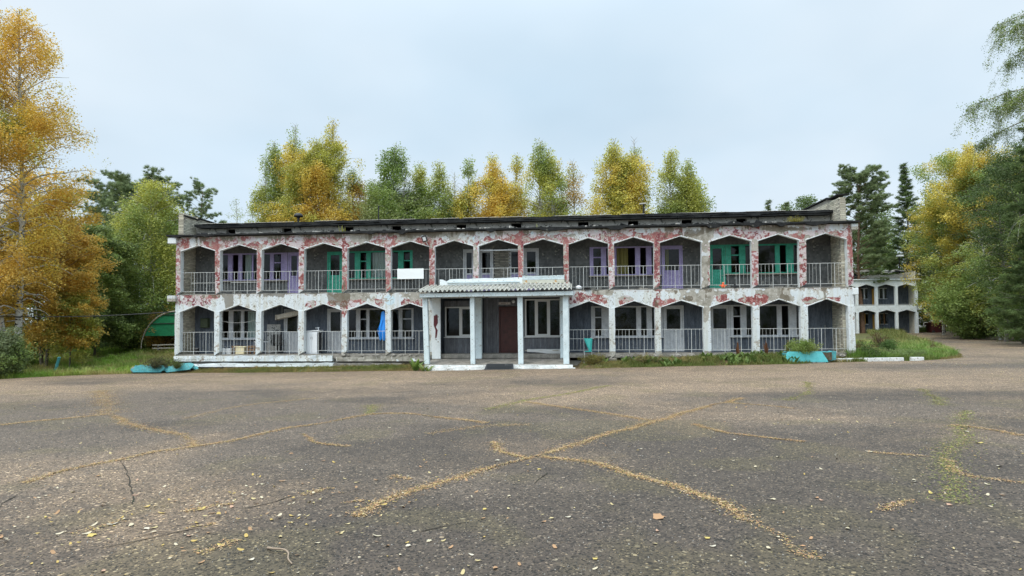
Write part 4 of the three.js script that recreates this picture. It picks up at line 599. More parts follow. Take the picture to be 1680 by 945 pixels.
  const pvc = (x0, x1, y0, y1, z, bars, opens) => {
    const w = new THREE.Group(); w.name = 'window'; hotel.add(w); const t = 0.065;
    part('frame', merge([span(x0, x1, y1 - t, y1, z, z + 0.07), span(x0, x1, y0, y0 + t, z, z + 0.07), span(x0, x0 + t, y0 + t, y1 - t, z, z + 0.07), span(x1 - t, x1, y0 + t, y1 - t, z, z + 0.07)]), M.pvc, w);
    const xs = [x0 + t, ...bars, x1 - t];
    for (const b of bars) part('mullion', span(b - 0.045, b + 0.045, y0 + t, y1 - t, z + 0.003, z + 0.073), M.pvc, w);
    for (let k = 0; k < xs.length - 1; k++) {
      const a = xs[k] + (k ? 0.047 : 0.002), b = xs[k + 1] - (k < xs.length - 2 ? 0.047 : 0.002);
      if (k === opens) part('sash', merge([span(a, b, y1 - t - 0.062, y1 - t - 0.003, z + 0.01, z + 0.085), span(a, b, y0 + t + 0.003, y0 + t + 0.062, z + 0.01, z + 0.085), span(a, a + 0.06, y0 + t + 0.063, y1 - t - 0.063, z + 0.01, z + 0.085), span(b - 0.06, b, y0 + t + 0.063, y1 - t - 0.063, z + 0.01, z + 0.085)]), M.pvc, w);
      part('pane', paneGeo(a, b, y0 + t + 0.002, y1 - t - 0.002, z + 0.03, z + 0.036), M.glass, w);
    }
    part('sill', span(x0 - 0.05, x1 + 0.05, y0 - 0.04, y0 - 0.003, z + 0.02, z + 0.16), M.pvc, w);
  };
  pvc(-5.96, -4.46, 1.20, 2.71, zw - 0.04, [-5.2], 1); pvc(-1.97, -0.21, 1.20, 3.05, zw - 0.04, [-1.44, -0.78], 1);
  // steel door
  const d = new THREE.Group(); d.name = 'entrance_door'; hotel.add(d);
  part('frame', merge([span(-3.3, -3.24, 0.3, 2.7, -1.3, -1.19), span(-2.16, -2.1, 0.3, 2.7, -1.3, -1.19), span(-3.239, -2.161, 2.63, 2.7, -1.3, -1.19)]), M.maroon, d);
  part('leaf', rbox(1.06, 2.3, 0.05, 0.01, -2.7, 1.48, -1.235), M.maroon, d);
  part('panel', rbox(0.8, 0.85, 0.012, 0.005, -2.7, 0.92, -1.204), M.maroon, d); part('panel', rbox(0.8, 0.9, 0.012, 0.005, -2.7, 1.98, -1.204), M.maroon, d);
  part('handle', merge([span(-2.33, -2.25, 1.32, 1.48, -1.208, -1.195), bar([-2.29, 1.42, -1.2], [-2.29, 1.42, -1.14], 0.012), bar([-2.29, 1.42, -1.14], [-2.4, 1.42, -1.14], 0.011)]), M.steel, d);
  part('lock', bar([-2.29, 1.62, -1.21], [-2.29, 1.62, -1.18], 0.025, 0.025, 10), M.steel, d);
  part('threshold', metric(span(-3.3, -2.1, 0.24, 0.32, -1.3, -1.08)), M.greyWood, d);
  // name board and bulkhead lamp over the door
  { const cv = document.createElement('canvas'); cv.width = 512; cv.height = 96; const x = cv.getContext('2d'); x.fillStyle = '#c9c2bd'; x.fillRect(0, 0, 512, 96); x.strokeStyle = '#8a7a76'; x.lineWidth = 8; x.strokeRect(6, 6, 500, 84); x.fillStyle = '#5b2a30'; x.font = 'bold 62px sans-serif'; x.textAlign = 'center'; x.textBaseline = 'middle'; x.fillText('КОРПУС  5', 256, 50);
    const t = new THREE.CanvasTexture(cv); t.colorSpace = THREE.SRGBColorSpace; const sgn = thing('name_board', 'small pale name board with dark lettering hanging over the maroon door', 'sign', [-3.0, 2.86, -1.06]);
    const g = new THREE.PlaneGeometry(0.58, 0.115); part('lettering', g.translate(0, 0, 0.0125), new THREE.MeshStandardMaterial({ map: t, roughness: 0.6 }), sgn); part('board', bx(0.6, 0.13, 0.022), M.frameWhite, sgn); part('bracket', merge([bar([-0.2, 0.06, 0], [-0.2, 0.24, 0], 0.006), bar([0.2, 0.06, 0], [0.2, 0.24, 0], 0.006), bar([-0.2, 0.2, 0], [-0.2, 0.2, -0.2], 0.006), bar([0.2, 0.2, 0], [0.2, 0.2, -0.2], 0.006)]), M.black, sgn); }
  { const l = thing('bulkhead_lamp', 'small round unlit lamp beside the name board over the door', 'lamp', [-2.56, 2.95, -1.2]); part('base', new THREE.CylinderGeometry(0.085, 0.095, 0.04, 16).rotateX(Math.PI / 2), M.steel, l); part('globe', new THREE.SphereGeometry(0.075, 16, 10).scale(1, 1, 0.8).translate(0, 0, 0.045), M.enamel, l); part('guard', new THREE.TorusGeometry(0.078, 0.008, 6, 18).translate(0, 0, 0.05), M.steel, l); }
  // rubber mat thrown over the steps, bench in the porch
  { const g = new THREE.BoxGeometry(1.15, 0.014, 0.62, 10, 1, 12); flat(g, (v) => { const t = (v.z + 0.31) / 0.62; v.x *= 1 + 0.14 * t; v.z = lerp(1.66, 2.34, t); v.y += t < 0.3 ? 0.005 : lerp(0.005, -0.235, (t - 0.3) / 0.7); });
    const m = thing('rubber_mat', 'black rubber mat sloping over the porch steps', 'mat', [-2.93, 0.015, 0]); part('mat', g, M.rubber, m); const rb = []; for (let k = 0; k < 9; k++) rb.push(bx(1.1, 0.008, 0.012, 0, lerp(0.0, -0.2, k / 9) + 0.012, 1.93 + 0.04 * k)); part('ribs', merge(rb), M.rubber, m); }
  { const b = thing('bench', 'narrow pale bench under the right porch window', 'bench', [-1.06, 0.12, -0.45]);
    part('seat', metric(rbox(1.75, 0.045, 0.3, 0.008, 0, 0.42, 0)), M.greyWood, b); for (const x of [-0.7, 0.7]) part('leg', metric(rbox(0.05, 0.40, 0.26, 0.008, x, 0.198, 0)), M.plank, b);
    const c = thing('cloth_strip', 'crumpled pale sheet draped along the porch bench', 'cloth', [-1.0, 0.12, -0.44]); const g = new THREE.PlaneGeometry(1.7, 0.42, 40, 10); g.rotateX(-Math.PI / 2); flat(g, (v) => { const t = (v.x + 0.85) / 1.7; v.y = 0.452 + 0.02 * fbm(v.x * 5, v.z * 5, 831, 3) + (v.z > 0.13 ? -(v.z - 0.13) * (1.5 + 3.2 * t * t) : 0) + 0.02; v.z = Math.min(v.z, 0.165) + 0.015 * Math.sin(v.x * 9); }); c.position.z = -0.44; part('cloth', g, plain(0.62, 0.62, 0.60, 0.85, { side: THREE.DoubleSide }), c); }
}
// ---------------------------------------------------------------- things on and about the building
{
  const r = rng(901), F0 = 0.402, F1 = 3.42;
  { const t = thing('floodlight', 'black floodlight on a bracket under the roof edge left of the porch', 'floodlight', [-6.75, 5.98, 0.16]);
    part('housing', rbox(0.24, 0.3, 0.09, 0.02).rotateX(0.35).rotateZ(0.25), M.black, t); part('lens', rbox(0.15, 0.18, 0.012, 0.004, 0, 0, 0.052).rotateX(0.35).rotateZ(0.25), M.enamel, t); part('bracket', merge([bar([0.05, -0.1, -0.02], [0.16, -0.34, -0.14], 0.02), bar([-0.08, 0.1, -0.05], [-0.08, 0.1, -0.15], 0.012)]), M.rail, t); }
  { const t = thing('white_banner', 'blank white board hung on the upper railing left of the porch', 'banner', [-7.5, 4.31, -0.055]); const g = new THREE.BoxGeometry(1.31, 0.5, 0.012, 16, 6, 1); flat(g, (v) => { v.z += 0.01 * Math.sin(v.x * 5) + 0.006 * Math.sin(v.y * 8); }); part('sheet', g, M.banner, t); part('tie', merge([bar([-0.6, 0.24, 0], [-0.6, 0.28, -0.05], 0.006), bar([0.6, 0.24, 0], [0.6, 0.28, -0.05], 0.006)]), M.rail, t); }
  { const t = thing('blue_jacket', 'bright blue waterproof cape hanging beside a column of the ground floor balcony', 'cape', [-8.93, 1.10, -0.33]);
    const pr = [[0.02, 1.40], [0.09, 1.36], [0.12, 1.22], [0.14, 1.0], [0.19, 0.75], [0.235, 0.45], [0.235, 0.25], [0.20, 0.1], [0.15, 0.0]].map(([x, y]) => new THREE.Vector2(x, y)).reverse();
    const g = new THREE.LatheGeometry(pr, 28); flat(g, (v) => { const a = Math.atan2(v.z, v.x), k = 1 + 0.14 * Math.sin(a * 5 + v.y * 3) * (1 - v.y / 1.6) + 0.05 * Math.sin(a * 11); v.x *= k; v.z *= k * 0.55; v.y += 0.05 * Math.sin(a * 4) * (v.y < 0.1 ? 1 : 0); }); M.blueTarp.side = THREE.DoubleSide; part('cape', g, M.blueTarp, t);
    part('fold', tube([[0.0, 1.0, 0.1], [-0.08, 0.7, 0.135], [-0.14, 0.3, 0.15], [-0.1, 0.05, 0.12]], 0.018), M.blueTarp, t); part('strap', tube([[-0.13, 0.8, 0.03], [-0.27, 0.5, 0.02], [-0.22, 0.15, 0.02]], 0.008), M.blueTarp, t); part('hook', bar([0, 1.4, 0], [0.12, 1.46, 0.1], 0.008), M.rail, t); }
  { const t = thing('washstand', 'white cabinet with washbasin and tap on the ground floor balcony', 'washstand', [-12.6, F0, -0.62]);
    part('cabinet', metric(rbox(0.58, 1.12, 0.5, 0.012, 0, 0.56, 0)), M.enamel, t); part('basin', rbox(0.80, 0.05, 0.56, 0.015, 0.06, 1.148, 0).rotateZ(0.06), M.enamel, t);
    for (const x of [-0.14, 0.14]) { const d = part('door', rbox(0.265, 0.98, 0.015, 0.004, x, 0.55, 0.258), M.enamel, t); part('handle', rbox(0.02, 0.12, 0.02, 0.006, x * 0.25, 0.8, 0.275), M.steel, d); }
    part('tap', merge([bar([0.22, 1.18, -0.05], [0.22, 1.30, -0.05], 0.022), bar([0.22, 1.29, -0.05], [0.10, 1.30, 0.05], 0.018), rbox(0.1, 0.03, 0.05, 0.008, 0.22, 1.315, -0.05)]), M.enamel, t); part('side_panel', rbox(0.02, 1.02, 0.46, 0.004, 0.302, 0.55, 0), M.black, t); }
  { const t = thing('office_chair', 'black padded office chair on the ground floor balcony', 'chair', [-14.6, F0, -0.85], 0.25);
    part('backrest', new RoundedBoxGeometry(0.50, 0.50, 0.09, 3, 0.045).translate(0, 0.74, 0.2), M.black, t); part('seat', new RoundedBoxGeometry(0.50, 0.09, 0.48, 3, 0.04).translate(0, 0.45, -0.02), M.black, t); part('stem', bar([0, 0.1, 0], [0, 0.42, 0], 0.03), M.black, t);
    for (let k = 0; k < 5; k++) { const a = k * 1.257; part('foot', bar([0, 0.1, 0], [0.27 * Math.cos(a), 0.05, 0.27 * Math.sin(a)], 0.025, 0.016), M.black, t); } for (const s of [-1, 1]) part('armrest', tube([[0.26 * s, 0.47, 0.12], [0.29 * s, 0.66, 0.1], [0.27 * s, 0.67, -0.14], [0.25 * s, 0.47, -0.1]], 0.02), M.black, t); }
  { const t = thing('side_table', 'low white table beside the black office chair', 'table', [-15.25, F0, -0.55]); part('tabletop', rbox(0.62, 0.035, 0.5, 0.01, 0, 0.62, 0), M.enamel, t); for (const [x, z] of [[-0.27, -0.2], [0.27, -0.2], [-0.27, 0.2], [0.27, 0.2]]) part('leg', rbox(0.035, 0.6, 0.035, 0.006, x, 0.301, z), M.frameWhite, t); }
  { const t = thing('hanging_duct', 'pale boxed duct slanting under the balcony ceiling above the chair', 'duct', [-13.95, 2.38, -0.8]); part('duct', metric(rbox(1.25, 0.24, 0.4, 0.03).rotateZ(0.2)), M.greyWood, t); part('end_cap', metric(rbox(0.05, 0.28, 0.44, 0.02, -0.64, -0.13, 0).rotateZ(0.0)), M.greyWood, t); part('hanger', merge([bar([-0.4, 0, 0], [-0.4, 0.82, 0], 0.01), bar([0.4, 0.15, 0], [0.4, 0.82, 0], 0.01)]), M.rail, t); }
  { const t = thing('plywood_sheet', 'pale stained board leaning on the wall behind the office chair', 'board', [-15.0, F0, -1.2]); part('board', metric(bx(0.72, 1.5, 0.02, 0, 0.75, 0).rotateX(-0.04)), mottled([0.3, 0.3, 0.29], [0.5, 0.5, 0.48], { fleck: [0.13, 0.14, 0.14], amount: 0.3, metres: 1.3, seed: 911, freq: 5 }), t); }
  const crate = (x, z, w, h, d, mat, name, label, cat) => { const t = thing(name, label, cat, [x, F0, z]); return t; };
  for (const [x, lab] of [[-17.22, 'left white square bucket behind the ground floor railing'], [-16.92, 'right white square bucket behind the ground floor railing']]) { const t = thing('white_bucket', lab, 'bucket', [x, F0, -0.42]); const g = new THREE.CylinderGeometry(0.19, 0.15, 0.28, 4, 1).rotateY(Math.PI / 4).translate(0, 0.142, 0); part('body', g, M.enamel, t); part('rim', new THREE.TorusGeometry(0.178, 0.014, 5, 4).rotateX(Math.PI / 2).rotateY(Math.PI / 4).translate(0, 0.28, 0), M.enamel, t); part('handle', new THREE.TorusGeometry(0.14, 0.006, 5, 12, Math.PI).translate(0, 0.27, 0.02), M.steel, t); }
  { const t = thing('cream_crate', 'cream plastic crate between the white buckets and the brown stool', 'crate', [-16.27, F0, -0.4]); part('body', merge([rbox(0.44, 0.03, 0.34, 0.008, 0, 0.02, 0), rbox(0.44, 0.34, 0.02, 0.008, 0, 0.19, 0.16), rbox(0.44, 0.34, 0.02, 0.008, 0, 0.19, -0.16), rbox(0.02, 0.34, 0.30, 0.008, 0.21, 0.19, 0), rbox(0.02, 0.34, 0.30, 0.008, -0.21, 0.19, 0)]), M.cream, t); part('rim', merge([rbox(0.62, 0.035, 0.05, 0.01, 0, 0.38, 0.17), rbox(0.62, 0.035, 0.05, 0.01, 0, 0.38, -0.17), rbox(0.05, 0.035, 0.3, 0.01, 0.285, 0.38, 0), rbox(0.05, 0.035, 0.3, 0.01, -0.285, 0.38, 0)]), M.cream, t); }
  for (const [x, lab] of [[-15.7, 'brown wooden stool at the right end of the balcony clutter'], [-16.68, 'brown wooden stool hidden behind the cream crate']]) { const t = thing('wooden_stool', lab, 'stool', [x, F0, x < -16 ? -0.72 : -0.42]); part('seat', metric(rbox(0.42, 0.04, 0.34, 0.008, 0, 0.40, 0)), M.wood, t); for (const [a, b] of [[-0.17, -0.13], [0.17, -0.13], [-0.17, 0.13], [0.17, 0.13]]) part('leg', metric(rbox(0.05, 0.38, 0.05, 0.006, a, 0.19, b)), M.wood, t); part('stretcher', metric(merge([rbox(0.3, 0.06, 0.02, 0.004, 0, 0.22, 0.13), rbox(0.3, 0.06, 0.02, 0.004, 0, 0.34, 0.13)])), M.wood, t); }
  tag(part('clothes_line', tube([[-17.17, 2.07, -0.15], [-16.6, 1.99, -0.15], [-16.0, 2.0, -0.15], [-15.3, 2.13, -0.15]], 0.006), M.rail, scene), 'pale clothes line strung between two columns over the buckets', 'line');
  { const t = thing('black_can', 'dark tin can on the floor by the left brick wall', 'can', [-18.6, F0, -0.35]); part('body', new THREE.CylinderGeometry(0.1, 0.1, 0.3, 14).translate(0, 0.15, 0), M.black, t); part('lid', new THREE.CylinderGeometry(0.105, 0.105, 0.02, 14).translate(0, 0.31, 0), M.steel, t); }
  { const t = thing('junction_box', 'dark mouldy box on the wall of the first ground floor bay', 'box', [-18.7, 2.0, -1.2]); part('case', rbox(0.42, 0.5, 0.2, 0.02), plain(0.05, 0.07, 0.035, 0.8), t); part('door', rbox(0.36, 0.44, 0.02, 0.006, 0, 0, 0.11), plain(0.06, 0.08, 0.045, 0.7), t); }
  { const t = thing('child_seat', 'small teal folding chair standing in the weeds right of the porch', 'chair', [1.06, 0.12, 0.36]);
    const s = new THREE.Shape(); s.moveTo(-0.2, 1.0); s.lineTo(0.19, 1.0); s.lineTo(0.15, 0.44); s.lineTo(0.04, 0.42); s.lineTo(-0.04, 0.62); const g = new THREE.ExtrudeGeometry(s, { depth: 0.02, bevelEnabled: true, bevelSize: 0.008, bevelThickness: 0.006, bevelSegments: 1 }); part('backrest', g, M.tealSeat, t);
    const w = new THREE.Shape(); w.moveTo(-0.13, 0.97); w.lineTo(0.13, 0.97); w.lineTo(0.05, 0.5); part('panel', new THREE.ExtrudeGeometry(w, { depth: 0.008, bevelEnabled: false }).translate(0, 0, 0.028), plain(0.07, 0.5, 0.46, 0.5), t); part('seat', rbox(0.34, 0.03, 0.3, 0.01, 0, 0.40, 0.12), M.tealSeat, t);
    for (const [a, b] of [[-0.17, -0.05], [0.15, -0.05], [-0.17, 0.26], [0.15, 0.26]]) part('leg', bar([a, 0.4, b], [a * 1.25, -0.28, b * 1.25], 0.011), M.rail, t); }
  { const t = thing('orange_toy', 'small orange toy on the slab edge by the green doors', 'toy', [7.34, F1 + 0.02, -0.06]); part('body', new THREE.SphereGeometry(0.12, 14, 10).scale(1, 0.9, 0.8).translate(0, 0.13, 0), M.orange, t); t.scale.setScalar(0.72); part('head', new THREE.SphereGeometry(0.075, 12, 8).translate(0.02, 0.29, 0), M.orange, t); for (const s of [-1, 1]) { part('arm', bar([0.08 * s, 0.16, 0], [0.23 * s, 0.15, 0.03], 0.035, 0.028), M.orange, t); part('leg', bar([0.05 * s, 0.06, 0.03], [0.1 * s, 0.03, 0.16], 0.04, 0.03), M.orange, t); } }
  { const t = thing('dark_boot', 'dark shoe lying on the slab edge right of the orange toy', 'shoe', [7.95, F1 + 0.02, -0.06], 0.5); part('upper', new THREE.SphereGeometry(0.1, 12, 8).scale(1.5, 0.55, 0.6).translate(0, 0.055, 0), M.black, t); part('sole', rbox(0.3, 0.025, 0.1, 0.01, 0, 0.012, 0), M.rubber, t); part('ankle', bar([-0.08, 0.06, 0], [-0.1, 0.16, 0], 0.045, 0.05), M.rubber, t); }
  { const t = thing('white_rag', 'crumpled white rag on the balcony edge right of the porch roof', 'rag', [0.66, F1 + 0.03, -0.06]); const g = new THREE.IcosahedronGeometry(0.14, 3); flat(g, (v) => { const k = 0.7 + 0.6 * fbm(v.x * 14 + 5, v.y * 14 + v.z * 11, 921, 3); v.multiplyScalar(k); v.y = Math.max(v.y * 0.75 + 0.08, 0); }); part('cloth', g, M.enamel, t); }
  { const t = thing('black_pan', 'dark pan on the balcony edge beside the white rag', 'pan', [1.05, F1 + 0.03, -0.02]); part('bowl', new THREE.CylinderGeometry(0.17, 0.13, 0.09, 18).translate(0, 0.045, 0), M.black, t); part('handle', bar([0.15, 0.07, 0], [0.34, 0.09, 0.02], 0.012), M.black, t); }
  // roof pipes
  { const t = thing('roof_vent', 'black mushroom roof vent at the left of the roof', 'vent', [-14.05, 7.14, -2.0]); part('pipe', new THREE.CylinderGeometry(0.055, 0.055, 0.55, 10).translate(0, 0.25, 0), M.black, t); part('cap', new THREE.SphereGeometry(0.24, 16, 8, 0, 6.3, 0, 1.7).scale(1, 0.7, 1).translate(0, 0.5, 0), M.black, t); part('collar', new THREE.CylinderGeometry(0.13, 0.09, 0.1, 12).translate(0, 0.45, 0), M.black, t); }
  { const t = thing('roof_pipe', 'thin dark pipe standing on the roof left of centre', 'pipe', [-10.01, 7.14, -3]); part('pipe', new THREE.CylinderGeometry(0.035, 0.04, 1.15, 8).translate(0, 0.55, 0), M.black, t); part('cap', new THREE.CylinderGeometry(0.05, 0.05, 0.07, 8).translate(0, 1.1, 0), M.black, t); }
  { const t = thing('roof_mast', 'short mast with a crossbar on the roof right of centre', 'mast', [4.13, 7.14, -3]); part('pipe', new THREE.CylinderGeometry(0.045, 0.05, 0.92, 8).translate(0, 0.44, 0), M.bitumen, t); part('crossbar', rbox(0.34, 0.07, 0.12, 0.01, 0.0, 0.93, 0).rotateZ(0.05), M.attic, t); }
  tag(part('power_cable', tube([[-48, 2.9, 2.2], [-36, 2.42, 1.6], [-28.1, 2.36, 1.0], [-23.5, 2.36, 0.6], [-19.5, 2.55, 0.03]], 0.022, 60), M.black, scene), 'thick black cable running from the trees to the left corner', 'cable');
  // left corner: broken teal planters, teal post, arched green tent
  const trough = (name, label, pos, turn, L, tiltZ, tiltX, mat) => {
    const t = thing(name, label, 'planter', pos, turn), h = 0.36, s = new THREE.Shape(); s.moveTo(-L / 2 + 0.14, 0); s.lineTo(L / 2 - 0.2, 0); s.lineTo(L / 2, h * 0.5); s.lineTo(L / 2 - 0.08, h * 0.85); s.lineTo(L / 2 - 0.24, h * 0.97); s.lineTo(0.15, h * 1.02); s.lineTo(0.02, h * 0.9); s.lineTo(-L / 2 + 0.5, h); s.lineTo(-L / 2 + 0.3, h * 0.8); s.lineTo(-L / 2, h * 0.4);
    for (const z of [-0.24, 0.2]) { const g = new THREE.ExtrudeGeometry(s, { depth: 0.04, bevelEnabled: true, bevelSize: 0.005, bevelThickness: 0.005, bevelSegments: 1 }).translate(0, 0, z); part('side_panel', metric(g), mat, t); }
    part('base_slab', metric(rbox(L - 0.5, 0.05, 0.36, 0.01, 0, 0.03, 0)), M.concrete, t);
    for (const e of [-1, 1]) { const g = bx(0.05, h * 0.8, 0.42).rotateZ(e * 0.45).translate(e * (L / 2 - 0.16), h * 0.55, 0); part('end_panel', metric(g), mat, t); }
    const gg = new THREE.BoxGeometry(L - 0.5, 0.2, 0.4, 20, 1, 6).translate(0, 0.2, 0); flat(gg, (v) => { if (v.y > 0.25) v.y += 0.08 * (fbm(v.x * 3, v.z * 5, 931, 3) - 0.3); }); part('soil', metric(gg), M.soil, t);
    t.rotation.z = tiltZ; t.rotation.x = tiltX; return t;
  };
  trough('planter', 'cracked teal concrete planter lying left of the building corner', [-20.25, baseY(-20.2, 0.75) + 0.06, 0.8], 0.0, 1.75, 0.0, -0.12, M.teal);
  trough('planter', 'tilted teal planter half overturned before the left corner column', [-18.78, baseY(-18.8, 0.5) + 0.03, 0.62], 0.06, 1.45, 0.16, -0.42, M.teal);
  for (const [x, z, s] of [[-21.15, 0.72, 0.17], [-19.9, 0.55, 0.1]]) { const t = thing('concrete_lump', s > 0.12 ? 'pale concrete lump on the left end of the left planter' : 'small concrete lump between the two left planters', 'lump', [x, baseY(x, z) + 0.2, z]); part('lump', metric(flat(new THREE.DodecahedronGeometry(s, 1), (v) => v.multiplyScalar(0.8 + 0.4 * fbm(v.x * 9 + 3, v.y * 9 + v.z * 5, 941, 2)))), M.concrete, t); }
  { const t = thing('teal_post', 'short leaning teal post at the left edge of the yard', 'post', [-26.7, baseY(-26.7, -0.76) - 0.05, -0.76]); part('post', metric(bar([0, 0, 0], [0.26, 0.86, 0], 0.075, 0.07, 12)), M.teal, t); part('cap', new THREE.CylinderGeometry(0.078, 0.078, 0.02, 12).rotateZ(-0.29).translate(0.262, 0.865, 0), M.teal, t); }
  { const x0 = -28.0, R = 2.42, cx = x0 + R, gy = 0.45, t = thing('tunnel_tent', 'green tarpaulin tunnel tent behind the left corner of the building', 'tent', [cx, gy, -9.2]);
    const g = new THREE.CylinderGeometry(R, R, 5, 40, 8, true, -Math.PI / 2 + 0.36, Math.PI - 0.72).rotateX(-Math.PI / 2).translate(0, 0, -2.5); const q = flat(g, (v) => { const a = Math.atan2(v.y, v.x); v.multiplyScalar(1); v.x *= 1 - 0.012 * (1 + Math.sin(v.z * 6)); v.y *= 1 - 0.012 * (1 + Math.sin(v.z * 6 + a)); }); M.tarpGreen.side = THREE.DoubleSide; part('cover', metric(q), M.tarpGreen, t);
    const s = new THREE.Shape(); s.moveTo(-2.28, 0.82); s.absarc(0, 0, R - 0.02, Math.PI - 0.35, 0.35, true); s.lineTo(2.28, 0.82); const fg = new THREE.ExtrudeGeometry(s, { depth: 0.012, bevelEnabled: false, curveSegments: 30 }).translate(0, 0, 0.02); part('front_sheet', metric(fg), M.tarpGreen, t);
    part('hoop', new THREE.TorusGeometry(R + 0.03, 0.035, 6, 48, Math.PI).translate(0, 0, 0.08), M.greyWood, t); for (const [y, z] of [[1.62, 0.06], [2.2, 0.06]]) part('strap', bar([-Math.sqrt(R * R - y * y), y, z], [Math.sqrt(R * R - y * y), y + 0.05, z], 0.03), M.black, t); }
  for (let k = 0; k < 2; k++) { const t = thing('timber_plank', k ? 'upper pale plank lying before the green tent' : 'lower pale plank lying before the green tent', 'plank', [-25.3, 0.5 + k * 0.21, -8.3]); part('plank', metric(rbox(2.6, 0.07, 0.2, 0.01).rotateZ(0.02)), M.greyWood, t); part('batten', metric(rbox(0.08, 0.1, 0.22, 0.01, -0.9, -0.09, 0)), M.plank, t); }
  // right: intact planter with its broken end, kerb
  { const y = 0.06, t = thing('planter', 'large turquoise concrete planter with a broken right end full of weeds', 'planter', [10.62, y, 0.95], 0.02), s = new THREE.Shape(); s.moveTo(-0.74, 0.0); s.lineTo(0.84, -0.01); s.lineTo(0.80, 0.08); s.lineTo(0.60, 0.40); s.lineTo(0.54, 0.43); s.lineTo(-0.78, 0.45); s.lineTo(-0.90, 0.40); s.lineTo(-0.96, 0.15); s.lineTo(-0.80, 0.02);
    part('side_panel', metric(new THREE.ExtrudeGeometry(s, { depth: 0.05, bevelEnabled: true, bevelSize: 0.006, bevelThickness: 0.006, bevelSegments: 1 }).translate(0, 0, 0.22)), plainTeal(), t); part('rear_panel', metric(rbox(1.9, 0.44, 0.06, 0.015, 0.1, 0.22, -0.3)), M.teal, t); part('end_panel', metric(rbox(0.07, 0.42, 0.5, 0.02, -0.88, 0.22, -0.02).rotateZ(0.06)), M.teal, t);
    const e = new THREE.Shape(); e.moveTo(0.92, 0.0); e.lineTo(1.24, 0.1); e.lineTo(1.26, 0.44); e.lineTo(1.10, 0.46); e.lineTo(0.90, 0.36); e.lineTo(0.96, 0.28); part('broken_end', metric(new THREE.ExtrudeGeometry(e, { depth: 0.34, bevelEnabled: true, bevelSize: 0.01, bevelThickness: 0.01, bevelSegments: 1 }).translate(0, 0, -0.24)), M.teal, t);
    const gg = new THREE.BoxGeometry(1.9, 0.3, 0.5, 20, 1, 6).translate(0.08, 0.22, -0.04); flat(gg, (v) => { if (v.y > 0.3) v.y += 0.1 * (fbm(v.x * 3, v.z * 5, 951, 3) - 0.3); }); part('soil', metric(gg), M.soil, t); part('footing', metric(rbox(1.5, 0.08, 0.5, 0.02, 0, -0.05, 0)), M.kerb, t); }
  function plainTeal() { return mottled([0.10, 0.52, 0.56], [0.15, 0.62, 0.66], { fleck: [0.05, 0.22, 0.22], amount: 0.12, metres: 0.8, seed: 957, freq: 6, rough: 0.55, bump: 0.002 }); }
  { let x = 11.85; for (let k = 0; k < 6; k++) { const L = k === 5 ? 0.55 : 0.62, t = thing('kerb_stone', ['first', 'second', 'third', 'fourth', 'fifth', 'last'][k] + ' whitewashed kerb stone counting right from the turquoise planter', 'kerb', [x + L / 2, pavedY(x, 0.6) - 0.03, 0.5 + 0.02 * r()], (r() - 0.5) * 0.02); part('stone', metric(rbox(L - 0.012, 0.24, 0.16, 0.02, 0, 0.06, 0)), M.kerb, t); x += L; if (k === 4) x += 0.3; } }
  // far right: bin, barrel, downpipe, lamp
  const gB = baseY(43, -46);
  { const t = thing('metal_skip', 'dark maroon bin with white scraps on top by the far block', 'bin', [43.0, gB, -46]); const g = new THREE.CylinderGeometry(1.18, 1.0, 1.15, 4, 1).rotateY(Math.PI / 4).scale(1, 1, 0.8).translate(0, 0.62, 0); part('body', g, M.bin, t); part('rim', rbox(2.0, 0.07, 1.4, 0.02, 0, 1.22, 0), M.bin, t); part('scrap', merge([rbox(1.3, 0.16, 0.8, 0.03, 0.1, 1.33, 0), rbox(0.5, 0.3, 0.4, 0.03, -0.3, 1.42, 0)]), M.enamel, t); part('handle', tube([[-1.2, 0.85, 0.2], [-1.45, 0.95, 0.2], [-1.4, 1.18, 0.2], [-0.9, 1.2, 0.2]], 0.05), M.rail, t); for (const s of [-1, 1]) part('wheel', new THREE.CylinderGeometry(0.16, 0.16, 0.1, 14).rotateX(Math.PI / 2).translate(0.6 * s, 0.15, 0.62), M.black, t); }
  { const t = thing('barrel', 'dark barrel with a white lid at the forest edge', 'barrel', [47.1, baseY(47, -46), -46]); part('body', new THREE.CylinderGeometry(0.3, 0.3, 0.72, 16).translate(0, 0.36, 0), plain(0.03, 0.04, 0.07, 0.5), t); part('lid', new THREE.CylinderGeometry(0.29, 0.31, 0.12, 16).translate(0, 0.79, 0), M.enamel, t); part('hoop', new THREE.TorusGeometry(0.305, 0.015, 5, 18).rotateX(Math.PI / 2).translate(0, 0.4, 0), M.black, t); }
  tag(part('downpipe', tube([[40.1, 3.95, -43.9], [41.0, 3.5, -44.6], [42.2, 2.6, -45.4], [43.1, 1.85, -46]], 0.06), M.rail, scene), 'long pale pipe slanting from the far block to the bin', 'pipe');
  { const t = thing('lamp_head', 'white slanted lamp on a thin pole rising behind the far block', 'lamp', [40.2, baseY(40, -48), -48]); part('pole', new THREE.CylinderGeometry(0.06, 0.08, 9.2, 8).translate(0, 4.6, 0), M.bitumen, t); part('head', rbox(0.75, 0.22, 0.4, 0.06, 0.1, 9.3, 0).rotateZ(0.0), M.enamel, t); }
}
